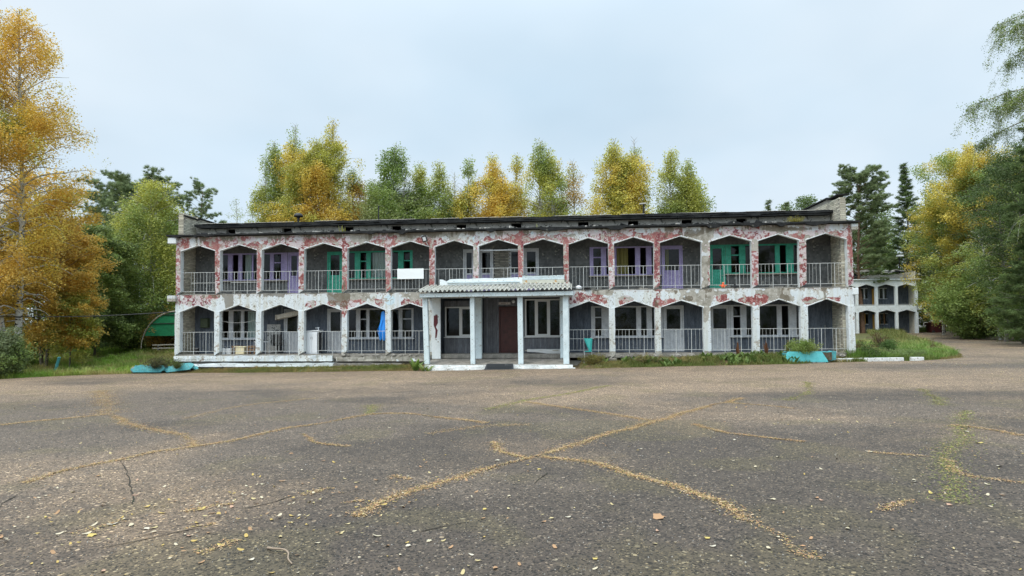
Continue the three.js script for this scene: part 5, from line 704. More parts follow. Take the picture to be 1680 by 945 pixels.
// ---------------------------------------------------------------- the smaller block of the same kind at the rear right
{
  const r = rng(971), t = thing('distant_block', 'small white arcaded two storey block beyond the right end', 'building'), P = (n, g, m, par = t) => part(n, g, m, par), X1 = 39.88, bw = 2.16, n = 7, z0 = -44, dy = 0.57, X = (k) => X1 - bw * k;
  const sp = [2.62, 5.55], pk = [2.9, 5.84], tp = [3.42, 6.33];
  for (let lv = 0; lv < 2; lv++) for (let k = 0; k <= n; k++) { const y0 = lv ? 3.425 + dy : 0.2, y1 = sp[lv] + dy; P('column', metric(span(X(k) - 0.14, X(k) + 0.14, y0, y1, z0 - 0.28, z0 + 0.02)), M.whitePaint); if (k < n) { const a = X(k + 1), b = X(k), s = new THREE.Shape(); s.moveTo(a, y1); s.lineTo(a + 0.14, y1); s.lineTo((a + b) / 2, pk[lv] + dy); s.lineTo(b - 0.14, y1); s.lineTo(b, y1); s.lineTo(b, tp[lv] + dy); s.lineTo(a, tp[lv] + dy); P('arch_panel', metric(extrude(s, 0.22, z0 - 0.22)), M.whitePaint); } }
  for (const y of [3.25, 6.15]) P('balcony_floor', metric(span(X(n), X1 + 0.3, y + dy, y + dy + 0.2, z0 - 1.4, z0 - 0.23)), M.concrete);
  P('cornice', metric(span(X(n), X1 + 0.5, 6.335 + dy, 6.44 + dy, z0 - 1.4, z0 + 0.18)), M.whitePaint); P('beam_end', metric(span(X1 + 0.15, X1 + 0.5, 2.9 + dy, 3.4 + dy, z0 - 0.3, z0 + 0.03)), M.whitePaint);
  const wins = []; for (let lv = 0; lv < 2; lv++) for (let k = 0; k < n; k++) { const b0 = lv ? 4.2 + dy : 1.25 + dy, b1 = lv ? 5.5 + dy : 2.55 + dy; if (k === 0) continue; wins.push([X(k + 1) + 0.35, X(k) - 0.3, b0, b1, lv, k]); }
  const s = new THREE.Shape(); s.moveTo(X(n), 0.3); s.lineTo(X1, 0.3); s.lineTo(X1, 6.6 + dy); s.lineTo(X(n), 6.6 + dy); for (const [a, b, c, d] of wins) { const h = new THREE.Path(); h.moveTo(a, c); h.lineTo(b, c); h.lineTo(b, d); h.lineTo(a, d); s.holes.push(h); } P('balcony_wall', metric(extrude(s, 0.2, z0 - 1.6)), M.plasterLow);
  wins.forEach(([a, b, c, d, lv, k]) => { const w = new THREE.Group(); w.name = 'window'; t.add(w); const m = k === 1 && lv === 0 ? M.ochre : k === 1 ? M.ochre : M.frameWhite; for (const q of [0, 0.36, 0.7]) part('mullion', span(lerp(a, b, q), lerp(a, b, q) + 0.13, c, d, z0 - 1.5, z0 - 1.42), k === 2 && lv === 0 ? M.ochre : q === 0 ? m : k === 1 && lv === 0 ? M.wood : M.frameWhite, w); part('frame', merge([span(a, b, d - 0.08, d, z0 - 1.49, z0 - 1.43), span(a, b, c, c + 0.06, z0 - 1.49, z0 - 1.43)]), M.frameWhite, w); part('pane', paneGeo(a + 0.14, b, c + 0.07, d - 0.09, z0 - 1.472, z0 - 1.465), M.glass, w); });
  for (const lv of [0, 1]) { const k = 1, x = X(2) + 0.14; const d = new THREE.Group(); d.name = 'door'; t.add(d); part('leaf', span(x, x + 0.3, lv ? 3.45 + dy : 0.65 + dy, lv ? 5.4 + dy : 2.4 + dy, z0 - 1.38, z0 - 1.33), M.ochre, d); }
  P('end_wall', metric(span(X1 - 0.12, X1 + 0.1, 0.2, 7.3 + dy, z0 - 10, z0 - 0.3)), M.brick); P('rear_wall', metric(span(X(n), X1 - 0.13, 0.2, 6.9 + dy, z0 - 10, z0 - 9.8)), M.plasterUp); P('room_floor', metric(span(X(n), X1 - 0.13, 3.2 + dy, 3.4 + dy, z0 - 9.7, z0 - 1.61)), M.concrete); P('room_wall', metric(span(X(n), X1 - 0.13, 0.3, 6.5 + dy, z0 - 5, z0 - 4.8)), M.roomWall);
  P('attic_wall', metric(span(X(n), X1 - 0.7, 6.45 + dy, 7.0 + dy, z0 - 1.7, z0 - 1.45)), M.attic);
  for (let k = 0; k < 9; k++) { const g = new THREE.BoxGeometry(2.2, 0.09, 3.2, 8, 1, 4); flat(g, (v) => { v.y += 0.12 * (fbm(v.x * 0.9 + k, v.z * 0.8, 973, 2) - 0.5); }); g.rotateX(0.06 + 0.1 * r()).rotateZ((r() - 0.5) * 0.12).translate(X1 - 1.6 - k * 1.7, 7.12 + dy + 0.5 * r(), z0 - 2.3); P('roof_sheet', metric(g), k % 3 ? M.attic : M.bitumen); }
  for (let k = 0; k < 4; k++) { const g = rbox(0.6 + r(), 0.06, 0.5, 0.01).rotateZ((r() - 0.5) * 0.8).rotateY(r()); g.translate(X1 - 1.0 - k * 0.6, 7.55 + dy - 0.08 * k, z0 - 1.8); P('roof_scrap', metric(g), M.attic); }
  const rail = []; for (let k = 0; k < n; k++) { rail.push(span(X(k + 1) + 0.15, X(k) - 0.15, 3.5 + dy, 3.54 + dy, z0 - 0.12, z0 - 0.08)); } P('balcony_rail', merge(rail), M.rail);
}
// ---------------------------------------------------------------- foliage
function leafMat(tr = 0.3) { return new THREE.MeshPhysicalMaterial({ color: 0xffffff, roughness: 0.75, transmission: tr, thickness: 0, metalness: 0, side: THREE.DoubleSide, specularIntensity: 0.4 }); }
const LEAF = leafMat(0.5), NEEDLE = new THREE.MeshPhysicalMaterial({ color: 0xffffff, roughness: 1, specularIntensity: 0.15, transmission: 0.4, thickness: 0, side: THREE.DoubleSide });
const BARK = { birch: mottled([0.34, 0.33, 0.30], [0.52, 0.51, 0.47], { fleck: [0.05, 0.045, 0.04], amount: 0.34, metres: 0.9, seed: 1001, freq: 5, fine: 18 }), grey: mottled([0.09, 0.08, 0.065], [0.19, 0.17, 0.14], { metres: 0.7, seed: 1003, freq: 6, bump: 0.01 }), pine: mottled([0.12, 0.07, 0.045], [0.23, 0.135, 0.085], { fleck: [0.1, 0.06, 0.045], amount: 0.26, metres: 0.7, seed: 1005, freq: 6, bump: 0.01 }), twig: plain(0.10, 0.075, 0.055, 0.9) };
function sprig(seed, n, R, len, wid, { drop = 0, flatten = 1 } = {}) { // a small spray of separate leaves
  const r = rng(seed), pos = [], idx = [], v = new THREE.Vector3(), q = new THREE.Quaternion(), e = new THREE.Euler();
  for (let i = 0; i < n; i++) {
    const a = r() * 6.283, t = Math.cbrt(r()) * R, y = (r() * 2 - 1), h = Math.sqrt(1 - y * y), cx = Math.cos(a) * h * t, cy = y * t * flatten - drop * r(), cz = Math.sin(a) * h * t, s = 0.7 + 0.6 * r(), k = pos.length / 3;
    q.setFromEuler(e.set((r() - 0.5) * 2.4, r() * 6.283, (r() - 0.5) * 2.4));
    for (const [x, yy, z] of [[0, 0, -0.5], [0.5, 0.12, -0.05], [0, 0, 0.5], [-0.5, 0.12, -0.05]]) { v.set(x * wid * s, yy * wid * s, z * len * s).applyQuaternion(q); pos.push(v.x + cx, v.y + cy, v.z + cz); }
    idx.push(k, k + 2, k + 1, k, k + 3, k + 2);
  }
  const g = new THREE.BufferGeometry(); g.setAttribute('position', new THREE.Float32BufferAttribute(pos, 3)); g.setIndex(idx); g.computeVertexNormals(); return g;
}
function needles(seed, n, L, w, up = 0.35) { // a tuft or spray of needles
  const r = rng(seed), pos = [], idx = [], d = new THREE.Vector3(), s = new THREE.Vector3();
  for (let i = 0; i < n; i++) { d.set(r() - 0.5, (r() - 0.5) * 0.7 + up, r() - 0.5).normalize(); s.set(r() - 0.5, r() - 0.5, r() - 0.5).cross(d).normalize().multiplyScalar(w); const l = L * (0.6 + 0.6 * r()), k = pos.length / 3, o = [(r() - 0.5) * L * 0.7, (r() - 0.5) * L * 0.3, (r() - 0.5) * L * 0.7]; pos.push(o[0] - s.x, o[1] - s.y, o[2] - s.z, o[0] + s.x, o[1] + s.y, o[2] + s.z, o[0] + d.x * l, o[1] + d.y * l, o[2] + d.z * l); idx.push(k, k + 1, k + 2); }
  const g = new THREE.BufferGeometry(); g.setAttribute('position', new THREE.Float32BufferAttribute(pos, 3)); g.setIndex(idx); g.computeVertexNormals(); return g;
}
const SPRIG = { fine: [1, 2, 3].map((k) => sprig(1100 + k, 15, 0.34, 0.10, 0.075, { drop: 0.25 })), near: [1, 2, 3].map((k) => sprig(1110 + k, 22, 0.30, 0.07, 0.055, { drop: 0.22 })), broad: [1, 2, 3].map((k) => sprig(1120 + k, 20, 0.36, 0.13, 0.085, { flatten: 0.7 })), bush: [1, 2, 3].map((k) => sprig(1130 + k, 22, 0.26, 0.10, 0.055, { flatten: 0.8 })), spruce: [1, 2, 3].map((k) => needles(1140 + k, 46, 0.34, 0.016, -0.12)), pine: [1, 2, 3].map((k) => needles(1150 + k, 54, 0.30, 0.013, 0.4)) };
function taper(pts, r0, r1, rad = 6) { // limb along a bent line
  const pos = [], idx = [], uv = [], n = pts.length, T = new THREE.Vector3(), N = new THREE.Vector3(), B = new THREE.Vector3(); let len = 0;
  for (let i = 0; i < n; i++) {
    const a = pts[Math.max(0, i - 1)], b = pts[Math.min(n - 1, i + 1)]; T.subVectors(b, a).normalize(); N.set(T.z, 0.001, -T.x).cross(T).normalize(); B.crossVectors(T, N); if (i) len += pts[i].distanceTo(pts[i - 1]); const rr = lerp(r0, r1, i / (n - 1));
    for (let k = 0; k <= rad; k++) { const c = Math.cos(k / rad * 6.283), s = Math.sin(k / rad * 6.283); pos.push(pts[i].x + rr * (c * N.x + s * B.x), pts[i].y + rr * (c * N.y + s * B.y), pts[i].z + rr * (c * N.z + s * B.z)); uv.push(k / rad * 0.6, len); }
    if (i < n - 1) for (let k = 0; k < rad; k++) { const p = i * (rad + 1) + k, q = p + rad + 1; idx.push(p, q, p + 1, p + 1, q, q + 1); }
  }
  const g = new THREE.BufferGeometry(); g.setAttribute('position', new THREE.Float32BufferAttribute(pos, 3)); g.setAttribute('uv', new THREE.Float32BufferAttribute(uv, 2)); g.setIndex(idx); g.computeVertexNormals(); return g;
}
function crown(list, geos, mat, parent) { // list of [x, y, z, scale, colour]; one instanced part for each sprig shape
  const o = new THREE.Object3D(), c = new THREE.Color(), r = rng(list.length + 17), by = geos.map(() => []); list.forEach((p, i) => by[i % geos.length].push(p));
  by.forEach((l, k) => { if (!l.length) return; const m = new THREE.InstancedMesh(geos[k], mat, l.length); m.name = 'crown'; m.userData.kind = 'stuff'; m.castShadow = m.receiveShadow = true;
    l.forEach(([x, y, z, s, col, tilt = 0.5], i) => { o.position.set(x, y, z); o.rotation.set((r() - 0.5) * tilt, r() * 6.283, (r() - 0.5) * tilt); o.scale.setScalar(s * (0.75 + 0.5 * r())); o.updateMatrix(); m.setMatrixAt(i, o.matrix); const j = 0.72 + 0.56 * r(); c.setRGB(col[0] * j, col[1] * j, col[2] * j); m.setColorAt(i, c); }); parent.add(m); });
}
const COLS = { yellow: [0.76, 0.57, 0.11], gold: [0.72, 0.51, 0.115], lime: [0.52, 0.52, 0.12], green: [0.23, 0.32, 0.08], mid: [0.34, 0.41, 0.12], dark: [0.115, 0.17, 0.055], spruce: [0.13, 0.18, 0.07], pine: [0.31, 0.37, 0.19], rust: [0.24, 0.13, 0.07], pale: [0.42, 0.46, 0.22], ochre: [0.60, 0.41, 0.11] };
// broadleaf tree: trunk, limbs that arch over, sprays along them, hanging twigs
function broadleaf(name, label, cat, x, z, H, o) {
  const y = soilY(x, z) - 0.05, t = thing(name, label, cat, [x, y, z], 0, o.group), r = rng(o.seed), wood = [], list = [], V = (a, b, c) => new THREE.Vector3(a, b, c);
  const { R, low = 0.2, nb = 46, per = 5, asc = 0.8, droop = 0.6, hang = 0.5, size = 1, tones, prof = (u) => Math.pow(Math.sin(Math.PI * clamp(0.12 + 0.88 * u)), 0.75), stems = [[0, 0, 1]], gap = 0.34 } = o;
  for (const [sx, sz, sh] of stems) {
    const h = H * sh, pts = [], lx = (o.lean ?? 0), w1 = r() * 6, w2 = r() * 6; for (let i = 0; i <= 10; i++) { const u = i / 10; pts.push(V(sx * (0.25 + 0.75 * Math.min(1, u * 2.2)) + lx * u * h + 0.012 * h * Math.sin(w1 + u * 5) * u, u * h, sz * (0.25 + 0.75 * Math.min(1, u * 2.2)) + 0.012 * h * Math.sin(w2 + u * 4) * u)); }
    const tr = (o.trunk ?? h * 0.0095); wood.push(taper(pts, tr, tr * 0.12, 8));
    const at = (u) => { const f = clamp(u) * 10, i = Math.min(9, Math.floor(f)); return pts[i].clone().lerp(pts[i + 1], f - i); };
    for (let b = 0; b < nb; b++) {
      const u = low + (1 - low) * Math.pow((b + r()) / nb, 0.92), k = (u - low) / (1 - low), az = b * 2.4 + r() * 0.9, L = Math.max(0.35, R * prof(k) * (0.6 + 0.55 * r())), base = at(u), up = lerp(asc * 0.7, asc * 1.6, k), bp = [], n = 6;
      for (let i = 0; i <= n; i++) { const s = i / n; bp.push(V(base.x + Math.cos(az) * L * s, base.y + L * (up * s - droop * s * s * (1.25 - 0.6 * k)) + 0.03 * L * Math.sin(s * 9 + b), base.z + Math.sin(az) * L * s)); }
      wood.push(taper(bp, Math.max(0.012, tr * 0.34 * (1 - 0.7 * k)), 0.006, 4));
      const m = Math.ceil(per * L * (0.7 + 0.6 * r()));
      for (let i = 0; i < m; i++) {
        const s = 0.16 + 0.84 * Math.sqrt(r()), f = s * n, q = Math.min(n - 1, Math.floor(f)), p = bp[q].clone().lerp(bp[q + 1], f - q), sp = 0.11 + 0.19 * L * s * 0.55;
        p.x += (r() - 0.5) * 2 * sp; p.z += (r() - 0.5) * 2 * sp; p.y += (r() - 0.5) * sp - hang * r() * r() * (0.5 + s);
        const den = fbm(p.x * 0.55 + o.seed, p.y * 0.55 + p.z * 0.4, 1201, 3); if (den < gap + 0.10 * r()) continue;
        const g1 = fbm(p.x * 0.42 + o.seed * 3, p.y * 0.35 - p.z * 0.3, 1203, 3), w = clamp((g1 - 0.36) * 3.6 + (r() - 0.5) * 0.4 + (o.shift ?? 0) + (o.grad ?? 0) * (p.y / H - 0.5)), nn = tones.length - 1, ff = w * nn, ii = Math.min(nn - 1, Math.floor(ff));
        list.push([p.x, p.y, p.z, size, nn ? mix3(tones[ii], tones[ii + 1], ff - ii) : tones[0]]);
      }
    }
  }
  part('trunk', merge(wood), o.bark ?? BARK.birch, t); crown(list, o.sprigs ?? SPRIG.fine, LEAF, t); return t;
}
function conifer(name, label, x, z, H, o) {
  const y = soilY(x, z) - 0.05, t = thing(name, label, o.cat, [x, y, z], 0, o.group), r = rng(o.seed), wood = [], list = [], V = (a, b, c) => new THREE.Vector3(a, b, c), pine = o.pine, low = o.low ?? (pine ? 0.42 : 0.06), nb = o.nb ?? (pine ? 62 : 120);
  const pts = []; for (let i = 0; i <= 8; i++) pts.push(V(0.012 * H * Math.sin(i * 0.9 + o.seed), H * i / 8, 0.01 * H * Math.sin(i * 0.7))); wood.push(taper(pts, o.trunk ?? H * 0.011, 0.02, 8));
  for (let b = 0; b < nb; b++) {
    const k = Math.pow((b + r()) / nb, pine ? 0.8 : 0.9), u = low + (1 - low) * k, az = b * 2.4 + r(), L = Math.max(0.25, o.R * (pine ? (0.55 + 0.6 * Math.sin(Math.PI * (0.2 + 0.75 * k))) * (0.45 + 0.6 * r()) : (1 - k) * (0.75 + 0.4 * r()) + 0.05)), bp = [], n = 5, f = u * 8, bi = Math.min(7, Math.floor(f)), base = pts[bi].clone().lerp(pts[bi + 1], f - bi), rise = pine ? 0.15 + 0.5 * k : -0.32 + 0.55 * k;
    for (let i = 0; i <= n; i++) { const s = i / n; bp.push(V(base.x + Math.cos(az) * L * s, base.y + L * (rise * s + (pine ? 0.12 : 0.28) * s * s) + 0.04 * L * Math.sin(s * 6 + b), base.z + Math.sin(az) * L * s)); }
    wood.push(taper(bp, pine ? 0.05 * (1.2 - k) : 0.025, 0.008, 4));
    const m = Math.ceil((o.per ?? (pine ? 9 : 8)) * L + 1);
    for (let i = 0; i < m; i++) { const s = pine ? 0.42 + 0.6 * Math.sqrt(r()) : 0.1 + 0.9 * Math.sqrt(r()), ff = Math.min(0.999, s) * n, q = Math.floor(ff), p = bp[q].clone().lerp(bp[q + 1], ff - q), sp = pine ? 0.16 + 0.16 * L * s : 0.08 + 0.16 * L * s; p.x += (r() - 0.5) * 2 * sp; p.z += (r() - 0.5) * 2 * sp; p.y += (r() - 0.5) * (pine ? 0.26 : 0.2) - (pine ? 0 : 0.1 * L * r()); const w = r(); list.push([p.x, p.y, p.z, o.size ?? 1, mix3(o.tones[0], o.tones[1], w), pine ? 0.9 : 0.5]); }
  }
  part('trunk', merge(wood), o.bark ?? (pine ? BARK.pine : BARK.grey), t); crown(list, pine ? SPRIG.pine : SPRIG.spruce, NEEDLE, t); return t;
}
function shrub(name, label, cat, x, z, H, R, o) { // many stems from the ground, leaves through the whole lump
  const y = (o.y ?? soilY(x, z)) - 0.03, t = thing(name, label, cat, [x, y, z], 0, o.group), r = rng(o.seed), wood = [], list = [];
  for (let b = 0; b < (o.nb ?? 26); b++) {
    const az = r() * 6.283, out = R * Math.sqrt(r()), h = H * (0.55 + 0.5 * r()) * (1 - 0.45 * (out / R) ** 2), ex = Math.cos(az) * out, ez = Math.sin(az) * out, pts = []; for (let i = 0; i <= 4; i++) { const s = i / 4; pts.push(new THREE.Vector3(ex * Math.pow(s, 0.8) * 1.0, h * s * (1 - 0.08 * s), ez * Math.pow(s, 0.8))); }
    wood.push(taper(pts, o.stem ?? 0.02 * Math.sqrt(H), 0.004, 4)); const m = Math.ceil((o.per ?? 9) * h);
    for (let i = 0; i < m; i++) { const s = 0.12 + 0.88 * r(), f = s * 4, q = Math.min(3, Math.floor(f)), p = pts[q].clone().lerp(pts[q + 1], f - q), sp = (o.spread ?? 0.3) * (0.4 + s); p.x += (r() - 0.5) * 2 * sp; p.y += (r() - 0.5) * sp; p.z += (r() - 0.5) * 2 * sp; const w = clamp(fbm(p.x * 0.8 + o.seed, p.y * 0.9 + p.z * 0.7, 1211, 3) * 2.2 - 0.6 + (r() - 0.5) * 0.3); list.push([p.x, Math.max(0.05, p.y), p.z, o.size ?? 1, mix3(o.tones[0], o.tones[1], w), 1.2]); }
  }
  part('stem', merge(wood), BARK.twig, t); crown(list, o.sprigs ?? SPRIG.bush, LEAF, t); return t;
}
{
  const C = COLS, G = 'birches growing in a row behind the building';
  // left side
  broadleaf('birch_tree', 'tall golden birch filling the upper left of the view', 'birch', -27.6, 0.5, 18.6, { seed: 2001, R: 3.2, low: 0.14, nb: 110, per: 18, tones: [C.lime, C.yellow, C.gold], shift: 0.22, hang: 1.5, size: 1.25, sprigs: SPRIG.near, gap: 0.385, stems: [[0, 0, 1], [-1.2, 0.6, 0.86]] });
  broadleaf('maple_tree', 'bushy orange yellow tree in front of the tall left birch', 'tree', -29.9, -3.6, 10.6, { seed: 2002, R: 2.75, low: 0.12, nb: 90, per: 14, asc: 0.75, droop: 0.35, hang: 0.35, tones: [C.mid, C.ochre, C.gold, C.gold], shift: 0.32, sprigs: SPRIG.broad, gap: 0.36, bark: BARK.grey, prof: (u) => Math.pow(Math.sin(Math.PI * clamp(0.22 + 0.74 * u)), 0.6), stems: [[-0.5, 0, 1], [0.9, 0.4, 0.92]] });
  broadleaf('maple_tree', 'orange tree at the left edge beside the bushy one', 'tree', -29.6, 1.2, 9.0, { seed: 2003, R: 2.8, low: 0.22, nb: 60, per: 12, asc: 0.7, droop: 0.4, tones: [C.mid, C.ochre, C.yellow, C.gold], shift: 0.15, sprigs: SPRIG.broad, gap: 0.32, bark: BARK.grey });
  shrub('lilac_bush', 'grey green bush at the bottom left corner of the lawn', 'bush', -26.2, 2.9, 2.4, 1.25, { seed: 2004, tones: [C.green, [0.20, 0.24, 0.12]], nb: 56, per: 17 });
  shrub('lilac_bush', 'dark bush cut by the left edge of the view', 'bush', -27.6, 3.6, 2.9, 1.5, { seed: 2005, tones: [C.green, [0.17, 0.21, 0.10]], nb: 50, per: 15 });
  broadleaf('rowan_sapling', 'light green sapling under the orange tree', 'tree', -28.3, -3.6, 4.6, { seed: 2006, R: 1.5, low: 0.2, nb: 30, per: 12, tones: [C.green, C.lime], sprigs: SPRIG.broad, bark: BARK.grey, group: undefined });
  broadleaf('alder_tree', 'leafy green tree between the orange tree and the weeping birch', 'tree', -30.4, -8, 8.6, { seed: 2007, R: 2.6, low: 0.1, nb: 80, per: 18, tones: [C.dark, C.mid, C.green], sprigs: SPRIG.broad, bark: BARK.grey });
  broadleaf('weeping_birch', 'weeping green birch left of the building corner', 'birch', -29.4, -12, 12.0, { seed: 2008, R: 3.0, low: 0.12, nb: 120, per: 18, asc: 1.0, droop: 1.05, hang: 2.6, tones: [C.green, C.mid, C.lime], shift: 0.1, gap: 0.24, size: 1.15 });
  conifer('pine_tree', 'spreading dark pine behind the weeping birch', -40.2, -25, 14.0, { cat: 'pine', seed: 2009, pine: true, R: 4.3, low: 0.45, nb: 84, per: 15, tones: [C.pine, C.spruce], size: 0.95 });
  conifer('pine_tree', 'thin pine showing behind the left end of the roof', -37.0, -30, 15.2, { cat: 'pine', seed: 2010, pine: true, R: 2.2, low: 0.45, nb: 34, per: 9, tones: [C.pine, C.spruce], size: 0.95 });
  conifer('spruce_tree', 'dark spruce in the gap beside the weeping birch', -35.5, -16, 8.5, { cat: 'spruce', seed: 2011, R: 2.6, tones: [C.spruce, C.dark] });
  conifer('spruce_tree', 'dark low spruce behind the bright green tree', -33.0, -13, 6.2, { cat: 'spruce', seed: 2012, R: 2.5, tones: [C.spruce, C.dark] });
  shrub('elder_bush', 'dark green thicket under the weeping birch', 'bush', -29.6, -10.6, 3.4, 2.4, { seed: 2013, tones: [C.dark, C.green], nb: 60, per: 10, spread: 0.45 });
  shrub('dry_bush', 'rusty brown bush left of the green tent', 'bush', -27.6, -10.6, 3.1, 1.5, { seed: 2014, tones: [C.rust, C.ochre], nb: 44, per: 8 });
  shrub('elder_bush', 'dark thicket behind the green tent', 'bush', -25.2, -16, 4.6, 2.4, { seed: 2015, tones: [C.dark, C.green], nb: 56, per: 9, spread: 0.5 });
  shrub('elder_bush', 'dark thicket at the far left under the orange trees', 'bush', -32, -4, 3.6, 2.6, { seed: 2016, tones: [C.dark, C.green], nb: 50, per: 10, spread: 0.45 });
  for (const [x, H, s, l] of [[-41.8, 17.6, 2021, 'first'], [-39.4, 17.2, 2022, 'second'], [-37.0, 17.4, 2023, 'third']]) broadleaf('young_birch', l + ' pale thin birch top from the left over the roof', 'birch', x, -45, H, { seed: s, R: 1.6, low: 0.4, nb: 30, per: 5, tones: [C.mid, C.pale], gap: 0.4, size: 1.2 });
  broadleaf('alder_tree', 'green alder filling the gap under the orange trees', 'tree', -36.5, -10, 7.6, { seed: 2017, R: 3.2, low: 0.04, nb: 70, per: 13, tones: [C.dark, C.green, C.mid], sprigs: SPRIG.broad, bark: BARK.grey });
  shrub('elder_bush', 'wide dark thicket behind the grey green bush', 'bush', -35.0, -3, 4.2, 3.2, { seed: 2018, tones: [C.dark, C.green], nb: 70, per: 10, spread: 0.5 });
  shrub('elder_bush', 'dark thicket beyond the left edge of the lawn', 'bush', -39.0, 0, 5.0, 3.2, { seed: 2019, tones: [C.dark, C.green], nb: 70, per: 10, spread: 0.55 });
  broadleaf('alder_tree', 'olive alder rising between the pine and the weeping birch', 'tree', -35.2, -19, 11.2, { seed: 2020, R: 3.4, low: 0.05, nb: 80, per: 11, tones: [C.dark, C.green, C.mid], size: 1.2, bark: BARK.grey, gap: 0.3 });
  // the row behind the building
  const paleC = { yellow: [0.72, 0.59, 0.13], gold: [0.74, 0.55, 0.12] };
  const row = [
    [-28.3, -29, 20.2, 2.0, [C.mid, C.lime], 0.0, 'leftmost slender green birch of the row behind the roof'],
    [-26.0, -28, 21.6, 2.0, [C.mid, C.lime, paleC.yellow], 0.0, 'green birch just left of the tallest yellow birch'],
    [-22.9, -28, 21.9, 2.7, [C.lime, paleC.yellow, paleC.gold], 0.15, 'tallest yellow birch behind the left part of the roof'],
    [-20.9, -30, 18.0, 2.0, [C.mid, C.ochre, paleC.gold], 0.05, 'short orange birch right of the tallest yellow one'],
    [-19.3, -31, 17.4, 1.8, [C.mid, C.lime], 0, 'low sparse birch left of the dense green one'],
    [-16.6, -28, 20.4, 2.9, [C.green, C.mid, C.pale], -0.1, 'dense green birch standing alone left of centre'],
    [-13.7, -30, 18.9, 1.9, [C.green, C.lime], -0.05, 'left green birch of the pair at the centre'],
    [-12.0, -29, 18.7, 1.9, [C.green, C.mid, C.lime], 0, 'right green birch of the pair at the centre'],
    [-9.5, -29, 18.9, 1.9, [C.mid, C.lime, paleC.yellow], -0.05, 'yellow green birch left of the orange birch above the porch'],
    [-6.8, -29, 19.2, 2.5, [C.lime, paleC.yellow, paleC.gold], 0.12, 'orange yellow birch above the porch'],
    [-5.0, -30, 19.6, 1.5, [C.lime, paleC.yellow], 0.05, 'narrow yellow birch right above the porch roof'],
    [-1.8, -28, 20.2, 2.4, [C.mid, C.lime, paleC.yellow], 0.05, 'open crowned birch with sky gaps right of the porch'],
    [0.9, -30, 18.6, 1.7, [C.mid, C.ochre], 0, 'very sparse birch beside the open crowned one'],
    [4.5, -29, 20.0, 2.5, [C.lime, paleC.yellow], 0, 'left tall birch of the twin pair on the right'],
    [6.9, -29, 20.0, 1.9, [C.mid, C.lime, paleC.yellow], 0, 'right tall birch of the twin pair on the right'],
    [10.1, -29, 18.8, 2.0, [C.mid, C.lime], 0.1, 'rightmost tall green yellow birch behind the roof'],
    [11.9, -30, 16.4, 2.2, [C.green, C.mid, C.lime], 0, 'low green birch at the right end of the row'],
  ];
  row.forEach(([x, z, H, R, tones, shift, label], i) => broadleaf('birch_tree', label, 'birch', x, z, H - 0.7, { seed: 2100 + i * 7, R: R * 1.5, low: 0.24, nb: 120, per: i === 12 ? 6 : 14, stems: [[0, 0, 1], [(i % 2 ? 1 : -1) * (0.9 + 0.1 * (i % 4)), 0.5, 0.84 + 0.03 * (i % 4)]], asc: 0.95, droop: 0.7, hang: 2.0, tones, shift, size: 1.38, gap: i === 12 ? 0.42 : i === 11 ? 0.40 : 0.345, grad: -0.5, lean: (((i * 37) % 11) - 5) * 0.006, group: G, prof: (u) => Math.min(1, 1.45 * Math.pow(1 - u, 0.75)) * (0.84 + 0.2 * Math.sin(u * 17 + i)) }));
  shrub('orange_thicket', 'orange thicket showing over the roof beneath the tallest birch', 'bush', -21.5, -27, 11.5, 2.4, { seed: 2140, tones: [C.ochre, C.gold], nb: 40, per: 5, spread: 0.8, size: 1.6 });
  conifer('spruce_tree', 'small spruce tip left over the right end of the roof', 25.8, -50, 16.9, { cat: 'spruce', seed: 2141, R: 2.2, nb: 80, tones: [C.spruce, C.pine] });
  conifer('spruce_tree', 'small spruce tip right over the right end of the roof', 27.8, -50, 16.6, { cat: 'spruce', seed: 2142, R: 2.2, nb: 80, tones: [C.spruce, C.pine] });
  // right side
  conifer('pine_tree', 'tall reddish trunked pine right of the building', 34.2, -45, 18.4, { cat: 'pine', seed: 2201, pine: true, R: 3.3, low: 0.30, nb: 110, per: 15, tones: [C.pine, C.spruce], size: 0.95, trunk: 0.3 });
  conifer('spruce_tree', 'pointed spruce between the pine and the yellow tree', 42.2, -50, 20.9, { cat: 'spruce', seed: 2202, R: 3.6, nb: 150, tones: [C.spruce, C.dark] });
  broadleaf('alder_tree', 'green tree below the pointed spruce', 'tree', 37.4, -52, 14.5, { seed: 2203, R: 3.6, nb: 70, per: 8, low: 0.1, tones: [C.dark, C.green, C.mid], size: 1.35, bark: BARK.grey });
  broadleaf('alder_tree', 'dark green tree behind the roof of the far block', 'tree', 42.5, -58, 15, { seed: 2204, R: 4.2, nb: 70, per: 8, low: 0.1, tones: [C.dark, C.green], size: 1.5, bark: BARK.grey });
  broadleaf('aspen_tree', 'large yellow green aspen at the right', 'aspen', 39.6, -33, 17.6, { seed: 2205, R: 5.4, nb: 150, per: 14, low: 0.10, asc: 0.9, droop: 0.35, hang: 0.5, tones: [C.green, C.mid, C.lime, [0.68, 0.56, 0.12]], shift: -0.18, grad: 0.9, size: 1.3, gap: 0.27, stems: [[-0.4, 0, 1], [0.9, 0.5, 0.92]] });
  broadleaf('aspen_tree', 'bright yellow aspen at the left rim of the large one', 'aspen', 38.6, -37, 14.2, { seed: 2206, R: 3.4, nb: 90, per: 12, low: 0.12, tones: [C.mid, C.lime, [0.74, 0.58, 0.11]], shift: 0.08, size: 1.25, gap: 0.32 });
  shrub('hazel_bush', 'light green hazel in front of the yellow aspen', 'bush', 36.6, -29.5, 7.4, 3.0, { seed: 2207, tones: [C.green, C.mid], nb: 90, per: 7, spread: 0.7, size: 1.35, sprigs: SPRIG.broad });
